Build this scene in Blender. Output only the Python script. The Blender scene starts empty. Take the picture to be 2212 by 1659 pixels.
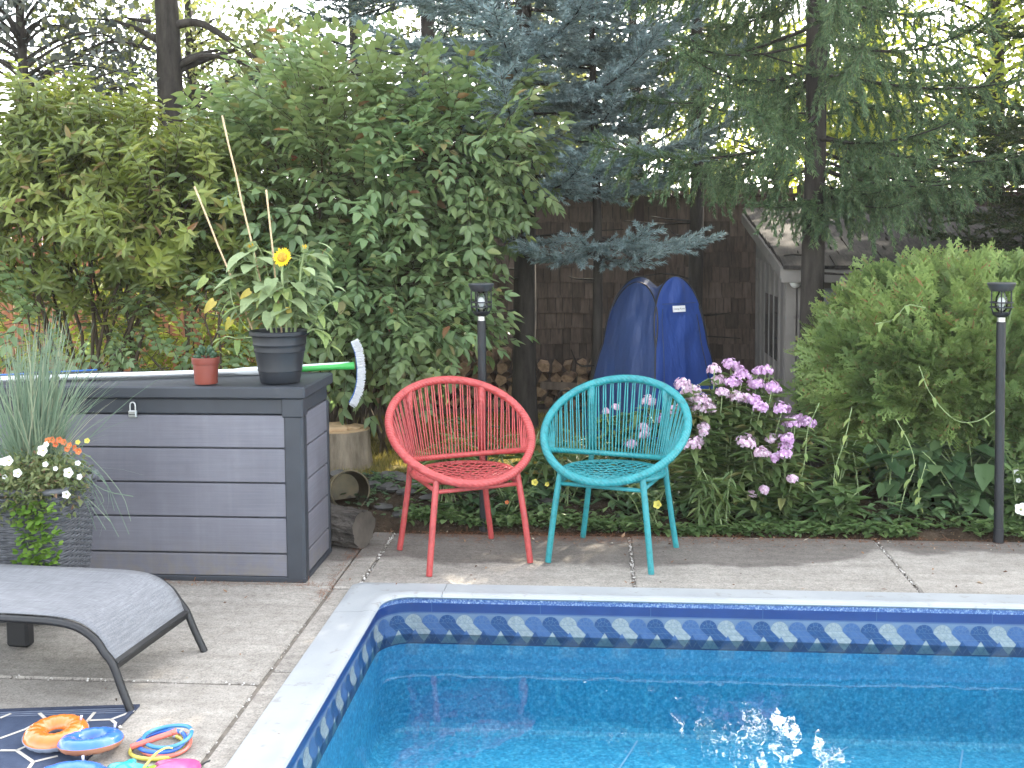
import bpy, math, random
import numpy as np
from mathutils import Vector, Matrix
rng = np.random.default_rng(11); random.seed(11)
R_ = math.radians
sc = bpy.context.scene
col = sc.collection

# ------------------------------------------------------------------ camera
FPX, YAW, PIT, ROLL = 2400., R_(4.5), R_(4.0), R_(0.35)      # focal length in units of a 2212 wide frame
PX, PY = 1106., 500 + FPX*math.tan(PIT)
CAM = np.array([0., 0., 1.52])
_f = np.array([-math.sin(YAW)*math.cos(PIT), math.cos(YAW)*math.cos(PIT), -math.sin(PIT)])
_r0 = np.array([math.cos(YAW), math.sin(YAW), 0.]); _u0 = np.cross(_r0, _f)
_r = math.cos(ROLL)*_r0 - math.sin(ROLL)*_u0; _u = math.sin(ROLL)*_r0 + math.cos(ROLL)*_u0
cd = bpy.data.cameras.new('camera'); cam = bpy.data.objects.new('camera', cd); col.objects.link(cam)
M = Matrix.Identity(4)
for i in range(3):
    M[i][0], M[i][1], M[i][2], M[i][3] = _r[i], _u[i], -_f[i], CAM[i]
cam.matrix_world = M
cd.sensor_fit = 'HORIZONTAL'; cd.sensor_width = 36.; cd.lens = 36.*FPX/2212.
cd.shift_y = (PY - 829.5)/2212.
cd.clip_start = .05; cd.clip_end = 400.
sc.camera = cam

# ------------------------------------------------------------------ sky, sun, exposure
SUN_EL, SUN_AZ = R_(36), R_(24)        # azimuth measured from +y (behind the trees) towards +x
w = bpy.data.worlds.new('World'); sc.world = w; w.use_nodes = True
nt = w.node_tree; nt.nodes.clear()
sky = nt.nodes.new('ShaderNodeTexSky'); sky.sky_type = 'NISHITA'; sky.sun_disc = False
sky.sun_elevation = SUN_EL; sky.sun_rotation = SUN_AZ
sky.air_density = 1.0; sky.dust_density = 2.0; sky.ozone_density = 1.0; sky.altitude = 200
hs = nt.nodes.new('ShaderNodeHueSaturation'); hs.inputs['Saturation'].default_value = .3
bg = nt.nodes.new('ShaderNodeBackground'); bg.inputs['Strength'].default_value = .15
ow = nt.nodes.new('ShaderNodeOutputWorld')
nt.links.new(sky.outputs[0], hs.inputs['Color']); nt.links.new(hs.outputs[0], bg.inputs[0]); nt.links.new(bg.outputs[0], ow.inputs[0])
sl = bpy.data.lights.new('sun', 'SUN'); sl.energy = 4.0; sl.angle = R_(.53); sl.color = (1., .90, .74)
so = bpy.data.objects.new('sun', sl); col.objects.link(so)
sd = Vector((math.sin(SUN_AZ)*math.cos(SUN_EL), math.cos(SUN_AZ)*math.cos(SUN_EL), math.sin(SUN_EL)))
so.rotation_euler = sd.to_track_quat('Z', 'Y').to_euler(); so.location = (3, 14, 12)
vs = sc.view_settings
vs.view_transform = 'Standard'; vs.look = 'None'; vs.exposure = 3.1; vs.gamma = 1.0
cy = sc.cycles
cy.max_bounces = 8; cy.diffuse_bounces = 4; cy.glossy_bounces = 3; cy.transmission_bounces = 5; cy.transparent_max_bounces = 12
cy.caustics_reflective = False; cy.caustics_refractive = False
cy.use_denoising = True

# ------------------------------------------------------------------ places: a view line met with a level or an upright plane
def ray(a, b): return _f + _r*(a-PX)/FPX + _u*(PY-b)/FPX
def G(a, b, z=0.):
    d = ray(a, b); return CAM + d*((z-CAM[2])/d[2])
def P(a, b, Y):
    d = ray(a, b); return CAM + d*(Y/d[1])

# ------------------------------------------------------------------ mesh helpers
def unit(v):
    v = np.asarray(v, float); return v/(np.linalg.norm(v)+1e-12)
def rotz(a):
    c, s = math.cos(a), math.sin(a); return np.array([[c,-s,0],[s,c,0],[0,0,1.]])
def rotx(a):
    c, s = math.cos(a), math.sin(a); return np.array([[1.,0,0],[0,c,-s],[0,s,c]])
def roty(a):
    c, s = math.cos(a), math.sin(a); return np.array([[c,0,s],[0,1.,0],[-s,0,c]])

class MB:
    """collects shapes; build() links them as one mesh object"""
    def __init__(s): s.V=[]; s.F=[]; s.M=[]; s.m=0
    def add(s, V, F, m=None):
        o=len(s.V); s.V.extend([tuple(map(float,v)) for v in V]); s.F.extend([tuple(i+o for i in f) for f in F])
        s.M.extend([s.m if m is None else m]*len(F)); return s
    def box(s, c, d, rot=None, bev=0., m=None):
        c=np.asarray(c,float); hx,hy,hz=[q/2 for q in d]
        if bev<=0:
            V=[(sx*hx,sy*hy,sz*hz) for sz in(-1,1) for sy in(-1,1) for sx in(-1,1)]
            F=[(0,2,3,1),(4,5,7,6),(0,1,5,4),(2,6,7,3),(0,4,6,2),(1,3,7,5)]
        else:
            b=min(bev,hx*.9,hy*.9,hz*.9); V=[];F=[]
            ix={}
            for sx in(-1,1):
                for sy in(-1,1):
                    for sz in(-1,1):
                        ix[sx,sy,sz]=len(V)
                        V+= [(sx*hx,sy*(hy-b),sz*(hz-b)),(sx*(hx-b),sy*hy,sz*(hz-b)),(sx*(hx-b),sy*(hy-b),sz*hz)]
            def q(l,flip): F.append(tuple(l[::-1]) if flip else tuple(l))
            for t in(-1,1):
                q([ix[t,-1,-1],ix[t,1,-1],ix[t,1,1],ix[t,-1,1]],t<0)
                q([ix[-1,t,-1]+1,ix[-1,t,1]+1,ix[1,t,1]+1,ix[1,t,-1]+1],t<0)
                q([ix[-1,-1,t]+2,ix[1,-1,t]+2,ix[1,1,t]+2,ix[-1,1,t]+2],t<0)
            for a in(-1,1):
                for b2 in(-1,1):
                    q([ix[a,b2,-1],ix[a,b2,-1]+1,ix[a,b2,1]+1,ix[a,b2,1]],a*b2<0)
                    q([ix[a,-1,b2],ix[a,1,b2],ix[a,1,b2]+2,ix[a,-1,b2]+2],a*b2<0)
                    q([ix[-1,a,b2]+1,ix[-1,a,b2]+2,ix[1,a,b2]+2,ix[1,a,b2]+1],a*b2<0)
                    for c2 in(-1,1): q([ix[a,b2,c2],ix[a,b2,c2]+1,ix[a,b2,c2]+2],a*b2*c2<0)
        V=np.array(V)
        if rot is not None: V=V@np.asarray(rot).T
        return s.add(V+c,F,m)
    def tube(s, pts, r, n=8, closed=False, cap=True, m=None, flat=1.):
        pts=np.asarray(pts,float); k=len(pts); r=np.broadcast_to(np.asarray(r,float),(k,))
        if closed: T=np.roll(pts,-1,0)-np.roll(pts,1,0)
        else:
            T=np.gradient(pts,axis=0)
        T/= (np.linalg.norm(T,axis=1,keepdims=True)+1e-12)
        ref=np.array([0,0,1.]) if abs(T[0,2])<.9 else np.array([1.,0,0])
        N=unit(np.cross(np.cross(T[0],ref),T[0])); V=[]
        ang=np.linspace(0,2*math.pi,n,endpoint=False)
        for i in range(k):
            N=unit(N-T[i]*(N@T[i])); B=np.cross(T[i],N)
            V.append(pts[i]+r[i]*(np.cos(ang)[:,None]*N*flat+np.sin(ang)[:,None]*B))
        V=np.concatenate(V); F=[]
        for i in range(k if closed else k-1):
            a=i*n; b=((i+1)%k)*n
            for j in range(n):
                j2=(j+1)%n; F.append((a+j,a+j2,b+j2,b+j))
        if not closed and cap:
            F.append(tuple(range(n))[::-1]); F.append(tuple((k-1)*n+j for j in range(n)))
        return s.add(V,F,m)
    def lathe(s, prof, c=(0,0,0), n=24, m=None, rot=None):
        V=[];F=[]
        for (r,z) in prof:
            for j in range(n):
                a=2*math.pi*j/n; V.append((r*math.cos(a),r*math.sin(a),z))
        for i in range(len(prof)-1):
            for j in range(n):
                j2=(j+1)%n; F.append((i*n+j,i*n+j2,(i+1)*n+j2,(i+1)*n+j))
        if prof[0][0]>1e-5: F.append(tuple(range(n))[::-1])
        if prof[-1][0]>1e-5: F.append(tuple((len(prof)-1)*n+j for j in range(n)))
        V=np.array(V)
        if rot is not None: V=V@np.asarray(rot).T
        return s.add(V+np.asarray(c,float),F,m)
    def prism(s, poly, axis, a0, a1, m=None):
        """extrude a 2D polygon along axis 'x','y' or 'z'"""
        n=len(poly)
        def v(p,t): return {'x':(t,p[0],p[1]),'y':(p[0],t,p[1]),'z':(p[0],p[1],t)}[axis]
        V=[v(p,a0) for p in poly]+[v(p,a1) for p in poly]
        F=[tuple(range(n))[::-1],tuple(range(n,2*n))]+[(i,(i+1)%n,n+(i+1)%n,n+i) for i in range(n)]
        return s.add(V,F,m)
    def build(s, name, mats, parent=None, smooth=False, local=False):
        V=np.array(s.V,float)
        if parent is not None and not local: V=V-np.array(parent.location)
        me=bpy.data.meshes.new(name); me.from_pydata(V.tolist(),[],s.F)
        mats=mats if isinstance(mats,(list,tuple)) else [mats]
        for x in mats: me.materials.append(x)
        if len(mats)>1: me.polygons.foreach_set('material_index',s.M)
        if smooth: me.shade_smooth() if smooth is True else None
        if smooth and smooth is not True:
            me.polygons.foreach_set('use_smooth',[True]*len(me.polygons)); me.set_sharp_from_angle(angle=smooth)
        me.update(); return link(name,me,parent)

def link(name, me, parent=None):
    o=bpy.data.objects.new(name,me); col.objects.link(o)
    if parent is not None: o.parent=parent
    return o
def thing(name, label, cat, loc=(0,0,0), group=None, rz=0.):
    o=bpy.data.objects.new(name,None); col.objects.link(o); o.location=tuple(float(q) for q in loc); o.rotation_euler[2]=rz
    o.empty_display_size=.1
    return tag(o,label,cat,group)
def tag(o, label=None, cat=None, group=None, kind=None):
    if label: o['label']=label
    if cat: o['category']=cat
    if group: o['group']=group
    if kind: o['kind']=kind
    return o

def big_mesh(name, V, tris, quads, mt=None, mq=None, mats=(), parent=None, smooth=False):
    """fast mesh from arrays"""
    V=np.asarray(V,np.float64)
    if parent is not None: V=V-np.array(parent.location)
    tris=np.asarray(tris,np.int32).reshape(-1,3); quads=np.asarray(quads,np.int32).reshape(-1,4)
    me=bpy.data.meshes.new(name); me.vertices.add(len(V)); me.vertices.foreach_set('co',V.astype(np.float32).ravel())
    li=np.concatenate([tris.ravel(),quads.ravel()]); me.loops.add(len(li)); me.loops.foreach_set('vertex_index',li)
    nf=len(tris)+len(quads); me.polygons.add(nf)
    ls=np.concatenate([np.arange(len(tris))*3, len(tris)*3+np.arange(len(quads))*4]).astype(np.int32)
    me.polygons.foreach_set('loop_start',ls)
    if mt is not None: me.polygons.foreach_set('material_index',np.concatenate([mt,mq]).astype(np.int32))
    for x in mats: me.materials.append(x)
    if smooth: me.polygons.foreach_set('use_smooth',np.ones(nf,bool))
    me.update(calc_edges=True); me.validate()
    return link(name,me,parent)

class Tmpl:
    """a small mesh that scatter() repeats into one big mesh"""
    def __init__(s): s.V=np.zeros((0,3)); s.T=[]; s.Q=[]; s.mt=[]; s.mq=[]
    def add(s, V, T=(), Q=(), m=0):
        o=len(s.V); s.V=np.vstack([s.V,np.asarray(V,float)])
        for t in T: s.T.append([i+o for i in t]); s.mt.append(m)
        for q in Q: s.Q.append([i+o for i in q]); s.mq.append(m)
        return s
def scatter(name, temps, pos, Rm, S, mats, parent=None, pick=None, extra=None):
    pos=np.asarray(pos,float); N=len(pos); S=np.asarray(S,float)
    S=np.broadcast_to(S.reshape(-1,1) if S.ndim==1 else S,(N,3)) if S.ndim else np.full((N,3),float(S))
    pick=rng.integers(0,len(temps),N) if pick is None else pick
    VV=[];TT=[];QQ=[];MT=[];MQ=[];o=0
    for k,t in enumerate(temps):
        idx=np.nonzero(pick==k)[0]
        if not len(idx): continue
        v=t.V[None]*S[idx][:,None,:]
        v=np.einsum('nij,nkj->nki',Rm[idx],v)+pos[idx][:,None,:]
        nv=len(t.V); off=(o+np.arange(len(idx))*nv)[:,None,None]
        VV.append(v.reshape(-1,3))
        if t.T: TT.append((np.array(t.T)[None]+off).reshape(-1,3)); MT.append(np.tile(t.mt,len(idx)))
        if t.Q: QQ.append((np.array(t.Q)[None]+off).reshape(-1,4)); MQ.append(np.tile(t.mq,len(idx)))
        o+=nv*len(idx)
    if extra is not None:
        VV.append(np.array(extra.V)); q=[f for f in extra.F if len(f)==4]; tr=[f for f in extra.F if len(f)==3]
        if q: QQ.append(np.array(q)+o); MQ.append(np.full(len(q),len(mats)-1))
        if tr: TT.append(np.array(tr)+o); MT.append(np.full(len(tr),len(mats)-1))
    cat=lambda L,n: np.concatenate(L) if L else np.zeros((0,n),np.int32)
    z=np.zeros(0,np.int32)
    return big_mesh(name,np.concatenate(VV),cat(TT,3),cat(QQ,4),np.concatenate(MT) if MT else z,np.concatenate(MQ) if MQ else z,mats,parent)

def frames(D, up=None, roll=None):
    """rotation matrices whose +x column follows D, +z as near to up as can be, then rolled about x"""
    D=np.asarray(D,float); D=D/(np.linalg.norm(D,axis=1,keepdims=True)+1e-9); N=len(D)
    up=np.tile([0,0,1.],(N,1)) if up is None else np.asarray(up,float)
    up=up+rng.normal(0,.02,(N,3))
    Yv=np.cross(up,D); Yv/= (np.linalg.norm(Yv,axis=1,keepdims=True)+1e-9); Z=np.cross(D,Yv)
    if roll is not None:
        c,s=np.cos(roll)[:,None],np.sin(roll)[:,None]; Yv,Z=c*Yv+s*Z,-s*Yv+c*Z
    return np.stack([D,Yv,Z],axis=2)
def bez(a,b,c,n=8):
    t=np.linspace(0,1,n)[:,None]; a,b,c=[np.asarray(q,float) for q in(a,b,c)]
    return (1-t)**2*a+2*t*(1-t)*b+t*t*c
def smoothpath(pts,n=40):
    """Catmull-Rom through points"""
    p=np.asarray(pts,float); p=np.vstack([2*p[0]-p[1],p,2*p[-1]-p[-2]]); k=len(p)-3; out=[]
    for s in np.linspace(0,k-1e-6,n):
        i=int(s); t=s-i; a,b,c,d=p[i],p[i+1],p[i+2],p[i+3]
        out.append(.5*((2*b)+(-a+c)*t+(2*a-5*b+4*c-d)*t*t+(-a+3*b-3*c+d)*t**3))
    return np.array(out)

# ------------------------------------------------------------------ materials
def nodes(name):
    m=bpy.data.materials.new(name); m.use_nodes=True; t=m.node_tree; t.nodes.clear()
    o=t.nodes.new('ShaderNodeOutputMaterial'); return m,t,o
def N(t,kind,**kw):
    n=t.nodes.new('ShaderNode'+kind)
    for k,v in kw.items():
        if k in n.inputs: n.inputs[k].default_value=v
        else: setattr(n,k,v)
    return n
def ramp(t,fac,stops):
    r=N(t,'ValToRGB'); e=r.color_ramp.elements
    while len(e)<len(stops): e.new(.5)
    for i,(p,c) in enumerate(stops): e[i].position=p; e[i].color=(c[0],c[1],c[2],1)
    t.links.new(fac,r.inputs[0]); return r.outputs[0]
def mixc(t,fac,a,b,mode='MIX'):
    n=N(t,'Mix',data_type='RGBA',blend_type=mode)
    for s,v in((0,fac),(6,a),(7,b)):
        if isinstance(v,bpy.types.NodeSocket): t.links.new(v,n.inputs[s])
        else: n.inputs[s].default_value=v if s==0 else (*v[:3],1)
    return n.outputs[2]
def coord(t,kind='Object',scale=(1,1,1),rot=(0,0,0)):
    c=N(t,'TexCoord'); mp=N(t,'Mapping'); mp.inputs['Scale'].default_value=scale; mp.inputs['Rotation'].default_value=rot
    t.links.new(c.outputs[kind],mp.inputs[0]); return mp.outputs[0]
def world_pos(t):
    return N(t,'NewGeometry').outputs['Position']
def noise(t,vec,scale,detail=4,rough=.55):
    n=N(t,'TexNoise',Scale=scale,Detail=detail,Roughness=rough); t.links.new(vec,n.inputs['Vector']); return n.outputs['Fac']
def bump(t,h,strength,dist=.01):
    b=N(t,'Bump',Strength=strength,Distance=dist); t.links.new(h,b.inputs['Height']); return b.outputs[0]
def surf(name, c, c2=None, rough=.6, scale=8., detail=5, stretch=(1,1,1), bumpn=0., bscale=None, bdist=.01, spec=.5, metal=0., coat=0., spots=None, rnd=0., sheen=0.):
    """a painted / grainy solid: two colours mixed by noise, optional bump, dark spots and a small shift per object"""
    m,t,o=nodes(name); b=N(t,'BsdfPrincipled',Roughness=rough,Metallic=metal); b.inputs['Specular IOR Level'].default_value=spec
    if coat: b.inputs['Coat Weight'].default_value=coat; b.inputs['Coat Roughness'].default_value=.15
    v=coord(t,'Object',stretch); c2=c if c2 is None else c2
    if rnd:
        oi=N(t,'ObjectInfo'); vm=N(t,'VectorMath',operation='ADD'); sm=N(t,'VectorMath',operation='SCALE'); 
        cb=N(t,'CombineXYZ'); 
        for i in range(3): t.links.new(oi.outputs['Random'],cb.inputs[i])
        t.links.new(cb.outputs[0],sm.inputs[0]); sm.inputs['Scale'].default_value=37.
        t.links.new(v,vm.inputs[0]); t.links.new(sm.outputs[0],vm.inputs[1]); v=vm.outputs[0]
    f=noise(t,v,scale,detail); cc=ramp(t,f,[(.3,c),(.7,c2)])
    if spots:
        f2=noise(t,v,spots[0],3); f3=ramp(t,f2,[(spots[1],(0,0,0)),(spots[1]+.08,(1,1,1))]); cc=mixc(t,f3,cc,spots[2])
    if rnd:
        hv=N(t,'HueSaturation'); mr=N(t,'MapRange'); mr.inputs[3].default_value=1-rnd; mr.inputs[4].default_value=1+rnd
        t.links.new(oi.outputs['Random'],mr.inputs[0]); t.links.new(mr.outputs[0],hv.inputs['Value']); t.links.new(cc,hv.inputs['Color']); cc=hv.outputs[0]
    t.links.new(cc,b.inputs['Base Color'])
    if bumpn: t.links.new(bump(t,noise(t,v,bscale or scale*3,6),bumpn,bdist),b.inputs['Normal'])
    t.links.new(b.outputs[0],o.inputs[0]); return m
def leafmat(name, stops, trans=.4, tcol=None, rough=.5, spec=.35, tint=1.0, patch=None):
    """leaf: colour picked per leaf, part of the light passes through"""
    m,t,o=nodes(name); g=N(t,'NewGeometry')
    cc=ramp(t,g.outputs['Random Per Island'],stops)
    if patch:
        f=noise(t,g.outputs['Position'],patch[0],2); cc=mixc(t,ramp(t,f,[(.42,(0,0,0)),(.62,(1,1,1))]),cc,mixc(t,.65,cc,patch[1]))
    b=N(t,'BsdfPrincipled',Roughness=rough); b.inputs['Specular IOR Level'].default_value=spec
    t.links.new(cc,b.inputs['Base Color'])
    tr=N(t,'BsdfTranslucent'); hv=N(t,'HueSaturation',Saturation=1.15,Value=1.5*tint); hv.inputs['Hue'].default_value=.485; t.links.new(cc,hv.inputs['Color']); t.links.new(hv.outputs[0],tr.inputs[0])
    mx=N(t,'MixShader'); mx.inputs[0].default_value=trans
    t.links.new(b.outputs[0],mx.inputs[1]); t.links.new(tr.outputs[0],mx.inputs[2]); t.links.new(mx.outputs[0],o.inputs[0]); return m

def bark(name, c, c2, sz=(18,18,4), bs=.6):
    m,t,o=nodes(name); b=N(t,'BsdfPrincipled',Roughness=.9); b.inputs['Specular IOR Level'].default_value=.2
    v=coord(t,'Object',sz); f=noise(t,v,1.,8,.65); t.links.new(ramp(t,f,[(.3,c),(.68,c2)]),b.inputs['Base Color'])
    t.links.new(bump(t,f,bs,.03),b.inputs['Normal']); t.links.new(b.outputs[0],o.inputs[0]); return m

MT={}
MT['bark_grey']=bark('bark_grey',(.035,.028,.022),(.13,.11,.09))
MT['bark_brown']=bark('bark_brown',(.03,.023,.018),(.10,.08,.062))
MT['bark_dark']=bark('bark_dark',(.014,.012,.010),(.055,.048,.04))
MT['twig']=surf('twig',(.035,.026,.018),(.09,.07,.045),rough=.9,spec=.2)
MT['soil']=surf('soil',(.025,.018,.012),(.07,.05,.033),rough=1.,scale=14,bumpn=1.,bscale=40,bdist=.03,spec=.1,spots=(60,.66,(.2,.14,.08)))
# ================================================================== THE SETTING
PXL, PYF = -.905, 4.48          # inner line of the pool: left wall x, far wall y
PXR, PYN = 7.0, .75             # the pool goes on to the right of the frame and ends in front of the photographer
CW = .152                       # coping width
WATER = -.150
def concrete(name, wet=True):
    m,t,o=nodes(name); b=N(t,'BsdfPrincipled',Roughness=.85); b.inputs['Specular IOR Level'].default_value=.3
    p=world_pos(t); 
    f1=noise(t,p,2.2,6,.6); f2=noise(t,p,16,6,.7); f3=noise(t,p,160,3,.6)
    c=ramp(t,f1,[(.32,(.29,.267,.235)),(.68,(.365,.338,.299))])
    c=mixc(t,.85,c,ramp(t,f2,[(.3,(.78,.77,.76)),(.62,(1.05,1.05,1.05))]),'MULTIPLY')
    c=mixc(t,.75,c,ramp(t,f3,[(.30,(.45,.43,.41)),(.48,(.95,.95,.95)),(.62,(1.08,1.08,1.06)),(.72,(1.5,1.48,1.42))]),'MULTIPLY')
    f5=noise(t,p,48,5,.75); c=mixc(t,.8,c,ramp(t,f5,[(.33,(.7,.69,.67)),(.5,(1,1,1)),(.68,(1.16,1.16,1.14))]),'MULTIPLY')
    mps=N(t,'Mapping'); mps.inputs['Scale'].default_value=(1.4,9.,1.); t.links.new(p,mps.inputs[0]); f6=noise(t,mps.outputs[0],2.,5,.6); c=mixc(t,.7,c,ramp(t,f6,[(.35,(.8,.79,.78)),(.6,(1.06,1.06,1.05))]),'MULTIPLY')
    # old dark stain along the planted edge
    sx=N(t,'SeparateXYZ'); t.links.new(p,sx.inputs[0])
    def mth(op,a,b_=0.):
        n=N(t,'Math',operation=op)
        for i,v in enumerate((a,b_)):
            if isinstance(v,bpy.types.NodeSocket): t.links.new(v,n.inputs[i])
            else: n.inputs[i].default_value=v
        return n.outputs[0]
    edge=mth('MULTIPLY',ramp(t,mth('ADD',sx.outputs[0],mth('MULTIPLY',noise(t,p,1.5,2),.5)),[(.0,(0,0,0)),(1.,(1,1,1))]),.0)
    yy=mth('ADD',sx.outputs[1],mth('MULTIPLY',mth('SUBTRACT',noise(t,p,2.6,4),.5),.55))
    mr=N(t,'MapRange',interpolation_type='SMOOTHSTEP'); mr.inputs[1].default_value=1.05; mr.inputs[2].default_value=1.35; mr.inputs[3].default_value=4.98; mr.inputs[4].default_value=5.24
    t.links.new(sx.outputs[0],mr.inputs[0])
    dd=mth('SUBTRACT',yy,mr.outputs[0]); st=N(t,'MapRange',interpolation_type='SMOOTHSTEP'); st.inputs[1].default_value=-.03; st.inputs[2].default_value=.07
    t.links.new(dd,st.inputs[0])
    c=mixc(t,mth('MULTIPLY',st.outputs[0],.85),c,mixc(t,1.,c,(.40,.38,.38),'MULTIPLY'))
    # leaf tannin blotches
    f4=noise(t,p,5.,3); c=mixc(t,mth('MULTIPLY',ramp(t,f4,[(.6,(0,0,0)),(.74,(1,1,1))]),.2),c,mixc(t,1.,c,(.55,.5,.45),'MULTIPLY'))
    t.links.new(c,b.inputs['Base Color'])
    hh=mth('ADD',mth('MULTIPLY',f2,.6),mth('MULTIPLY',f3,.5)); t.links.new(bump(t,hh,.5,.006),b.inputs['Normal'])
    t.links.new(b.outputs[0],o.inputs[0]); return m
MT['concrete']=concrete('concrete')
MT['grassground']=surf('grass_ground',(.05,.06,.02),(.14,.12,.05),rough=1.,scale=6,bumpn=.8,bscale=60,bdist=.03,spec=.1)

# ground: one sheet to the horizon with an opening for the pool
hx0,hx1,hy0,hy1=PXL-.1,PXR+.1,PYN-.1,PYF+.1; B=160.
xs=[-B,hx0,hx1,B]; ys=[-B,hy0,hy1,B]; m=MB()
for i in range(3):
    for j in range(3):
        if i==1 and j==1: continue
        m.add([(xs[i],ys[j],-.05),(xs[i+1],ys[j],-.05),(xs[i+1],ys[j+1],-.05),(xs[i],ys[j+1],-.05)],[(0,1,2,3)])
tag(m.build('ground',MT['grassground']),kind='structure')

# deck: concrete slabs with open joints
deck=MB().box((0,-3.2,-.03),(9.,7.4,.03)).build('deck',MT['concrete']); tag(deck,kind='structure')
def slab(x0,x1,y0,y1,dz=0.):
    g=.007; MB().box(((x0+x1)/2,(y0+y1)/2,-.05+dz),(x1-x0-2*g,y1-y0-2*g,.10),bev=.006).build('slab',MT['concrete'],deck)
XJ=[-1.036,.15,1.345,2.53,3.72,4.9,6.1,7.3]
for i in range(len(XJ)-1): slab(XJ[i],XJ[i+1],PYF+CW-.02,5.49,(-.003,.002,.0,.002,-.002,0,0)[i])
YJ=[5.49,4.60,3.575,2.4,1.2,.0]
for j in range(5):
    for (a,b,dz) in ((-2.42,-1.143,0.),(-3.62,-2.42,-.003)): slab(a,b,YJ[j+1],YJ[j],dz if j!=1 else dz+.002)
slab(-1.15,-1.036,4.60,5.49,.001)
for (a,b) in ((.4,2.2),(2.2,3.7),(3.7,4.60)): slab(-1.145,-1.054,a,b,-.004)

MT['filler']=surf('joint_dirt',(.10,.085,.068),(.19,.165,.135),rough=1.,scale=30,bumpn=1.,bscale=80,bdist=.006)
for xj in XJ[:-1]: MB().box((xj,5.055,-.026),(.02,.86,.03)).build('joint_filler',MT['filler'],deck)
MB().box((-1.147,2.5,-.022),(.03,4.2,.03)).build('joint_filler',MT['filler'],deck)
for yj in (3.575,4.60): MB().box((-2.35,yj,-.0225),(2.4,.02,.03)).build('joint_filler',MT['filler'],deck)
# pebbles lodged in the joints
MT['pebble']=leafmat('pebble',[(0,(.14,.12,.10)),(.5,(.42,.39,.35)),(1,(.68,.66,.61))],trans=0.,rough=.8)
def peb():
    t=Tmpl(); a=np.array([(1,0,0),(0,1,0),(-1,0,0),(0,-1,0),(0,0,.7),(0,0,-.5)],float)*rng.uniform(.7,1.2,(6,1))
    return t.add(a,T=[(0,1,4),(1,2,4),(2,3,4),(3,0,4),(1,0,5),(2,1,5),(3,2,5),(0,3,5)])
pts=[]
for xj in XJ[:5]:
    for k in range(170): pts.append((xj+rng.normal(0,.005),rng.uniform(4.63,5.48),rng.uniform(-.015,.0)))
for k in range(130): pts.append((rng.uniform(-2.6,-1.15),3.575+rng.normal(0,.006),rng.uniform(-.015,.002)))
for k in range(160): pts.append((-1.15+rng.normal(0,.006),rng.uniform(2.4,4.6),rng.uniform(-.02,-.002)))
for k in range(60): pts.append((rng.uniform(-2.6,-1.15),4.60+rng.normal(0,.005),rng.uniform(-.02,-.004)))
pts=np.array(pts); n=len(pts)
tag(scatter('joint_pebbles',[peb() for _ in range(5)],pts,frames(rng.normal(0,1,(n,3))),rng.uniform(.003,.0085,n),[MT['pebble']]),'small pale pebbles lodged in the open joints of the concrete deck','pebbles',kind='stuff')

# ------------------------------------------------------------------ pool
def poolpath(r=.14,n=10):
    """inner line: up the left wall, round the corner, along the far wall; returns points and outward normals"""
    p=[(PXL,y) for y in np.linspace(PYN,PYF-r,14)]; nn=[(-1,0)]*14
    for k in range(1,n):
        a=math.pi-k*(math.pi/2)/n; p.append((PXL+r+r*math.cos(a),PYF-r+r*math.sin(a))); nn.append((math.cos(a),math.sin(a)))
    xs_=np.linspace(PXL+r,PXR,30); p+=[(x,PYF) for x in xs_]; nn+=[(0,1)]*30
    return np.array(p),np.array(nn)
pool=thing('swimming_pool','in-ground swimming pool with white coping and blue patterned liner','swimming pool',(PXL,PYF,0))
MT['coping']=surf('white_coping',(.29,.305,.315),(.35,.365,.365),rough=.5,scale=5,detail=6,stretch=(1,1,1),spots=(22,.62,(.26,.26,.25)),bumpn=.15,bscale=60,bdist=.003)
prof=[(q,z-.031) for q,z in ((-.004,.034),(-.016,.037),(-.022,.044),(-.018,.053),(-.004,.0575),(.018,.057),(.034,.0525),(.05,.0505),(.12,.049),(CW-.004,.047),(CW,.043),(CW,.011))]
def strip(pts,nrm,name,outer=None):
    m=MB(); k=len(prof); V=[]
    for i,(p,n_) in enumerate(zip(pts,nrm)):
        for (d,z) in prof:
            q=p+n_*d
            if outer is not None and d>0: q=p+(outer[i]-p)*(d/CW)
            V.append((q[0],q[1],z))
    F=[(i*k+j,(i+1)*k+j,(i+1)*k+j+1,i*k+j+1) for i in range(len(pts)-1) for j in range(k-1)]
    F+=[tuple(range(k)),tuple((len(pts)-1)*k+j for j in range(k))[::-1]]
    return m.add(V,F).build(name,MT['coping'],pool,smooth=R_(40))
rc=.14
ang=np.linspace(math.pi,math.pi/2,14); cc=np.array([PXL+rc,PYF-rc])
ci=[np.array([PXL,PYF-rc-.09])]+[cc+rc*np.array([math.cos(a),math.sin(a)]) for a in ang]+[np.array([PXL+rc+.115,PYF])]
cn=[np.array([-1.,0])]+[np.array([math.cos(a),math.sin(a)]) for a in ang]+[np.array([0,1.])]
co=[np.array([PXL-CW,PYF-rc-.09])]
for a in ang:
    q=np.array([math.cos(a),math.sin(a)]); co.append(cc+q*((rc+CW)/max(abs(q[0]),abs(q[1]))))
co.append(np.array([PXL+rc+.115,PYF+CW]))
strip(ci,cn,'coping_corner',co)
e=.0025
yy=np.linspace(PYN,PYF-rc-.09-e,8); strip([np.array([PXL,y]) for y in yy],[np.array([-1.,0])]*8,'coping_strip')
for (a,b) in ((PXL+rc+.115+e,2.35),(2.35+e,5.2),(5.2+e,PXR)):
    xx=np.linspace(a,b,6); strip([np.array([x,PYF]) for x in xx],[np.array([0,1.])]*6,'coping_strip')

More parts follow.
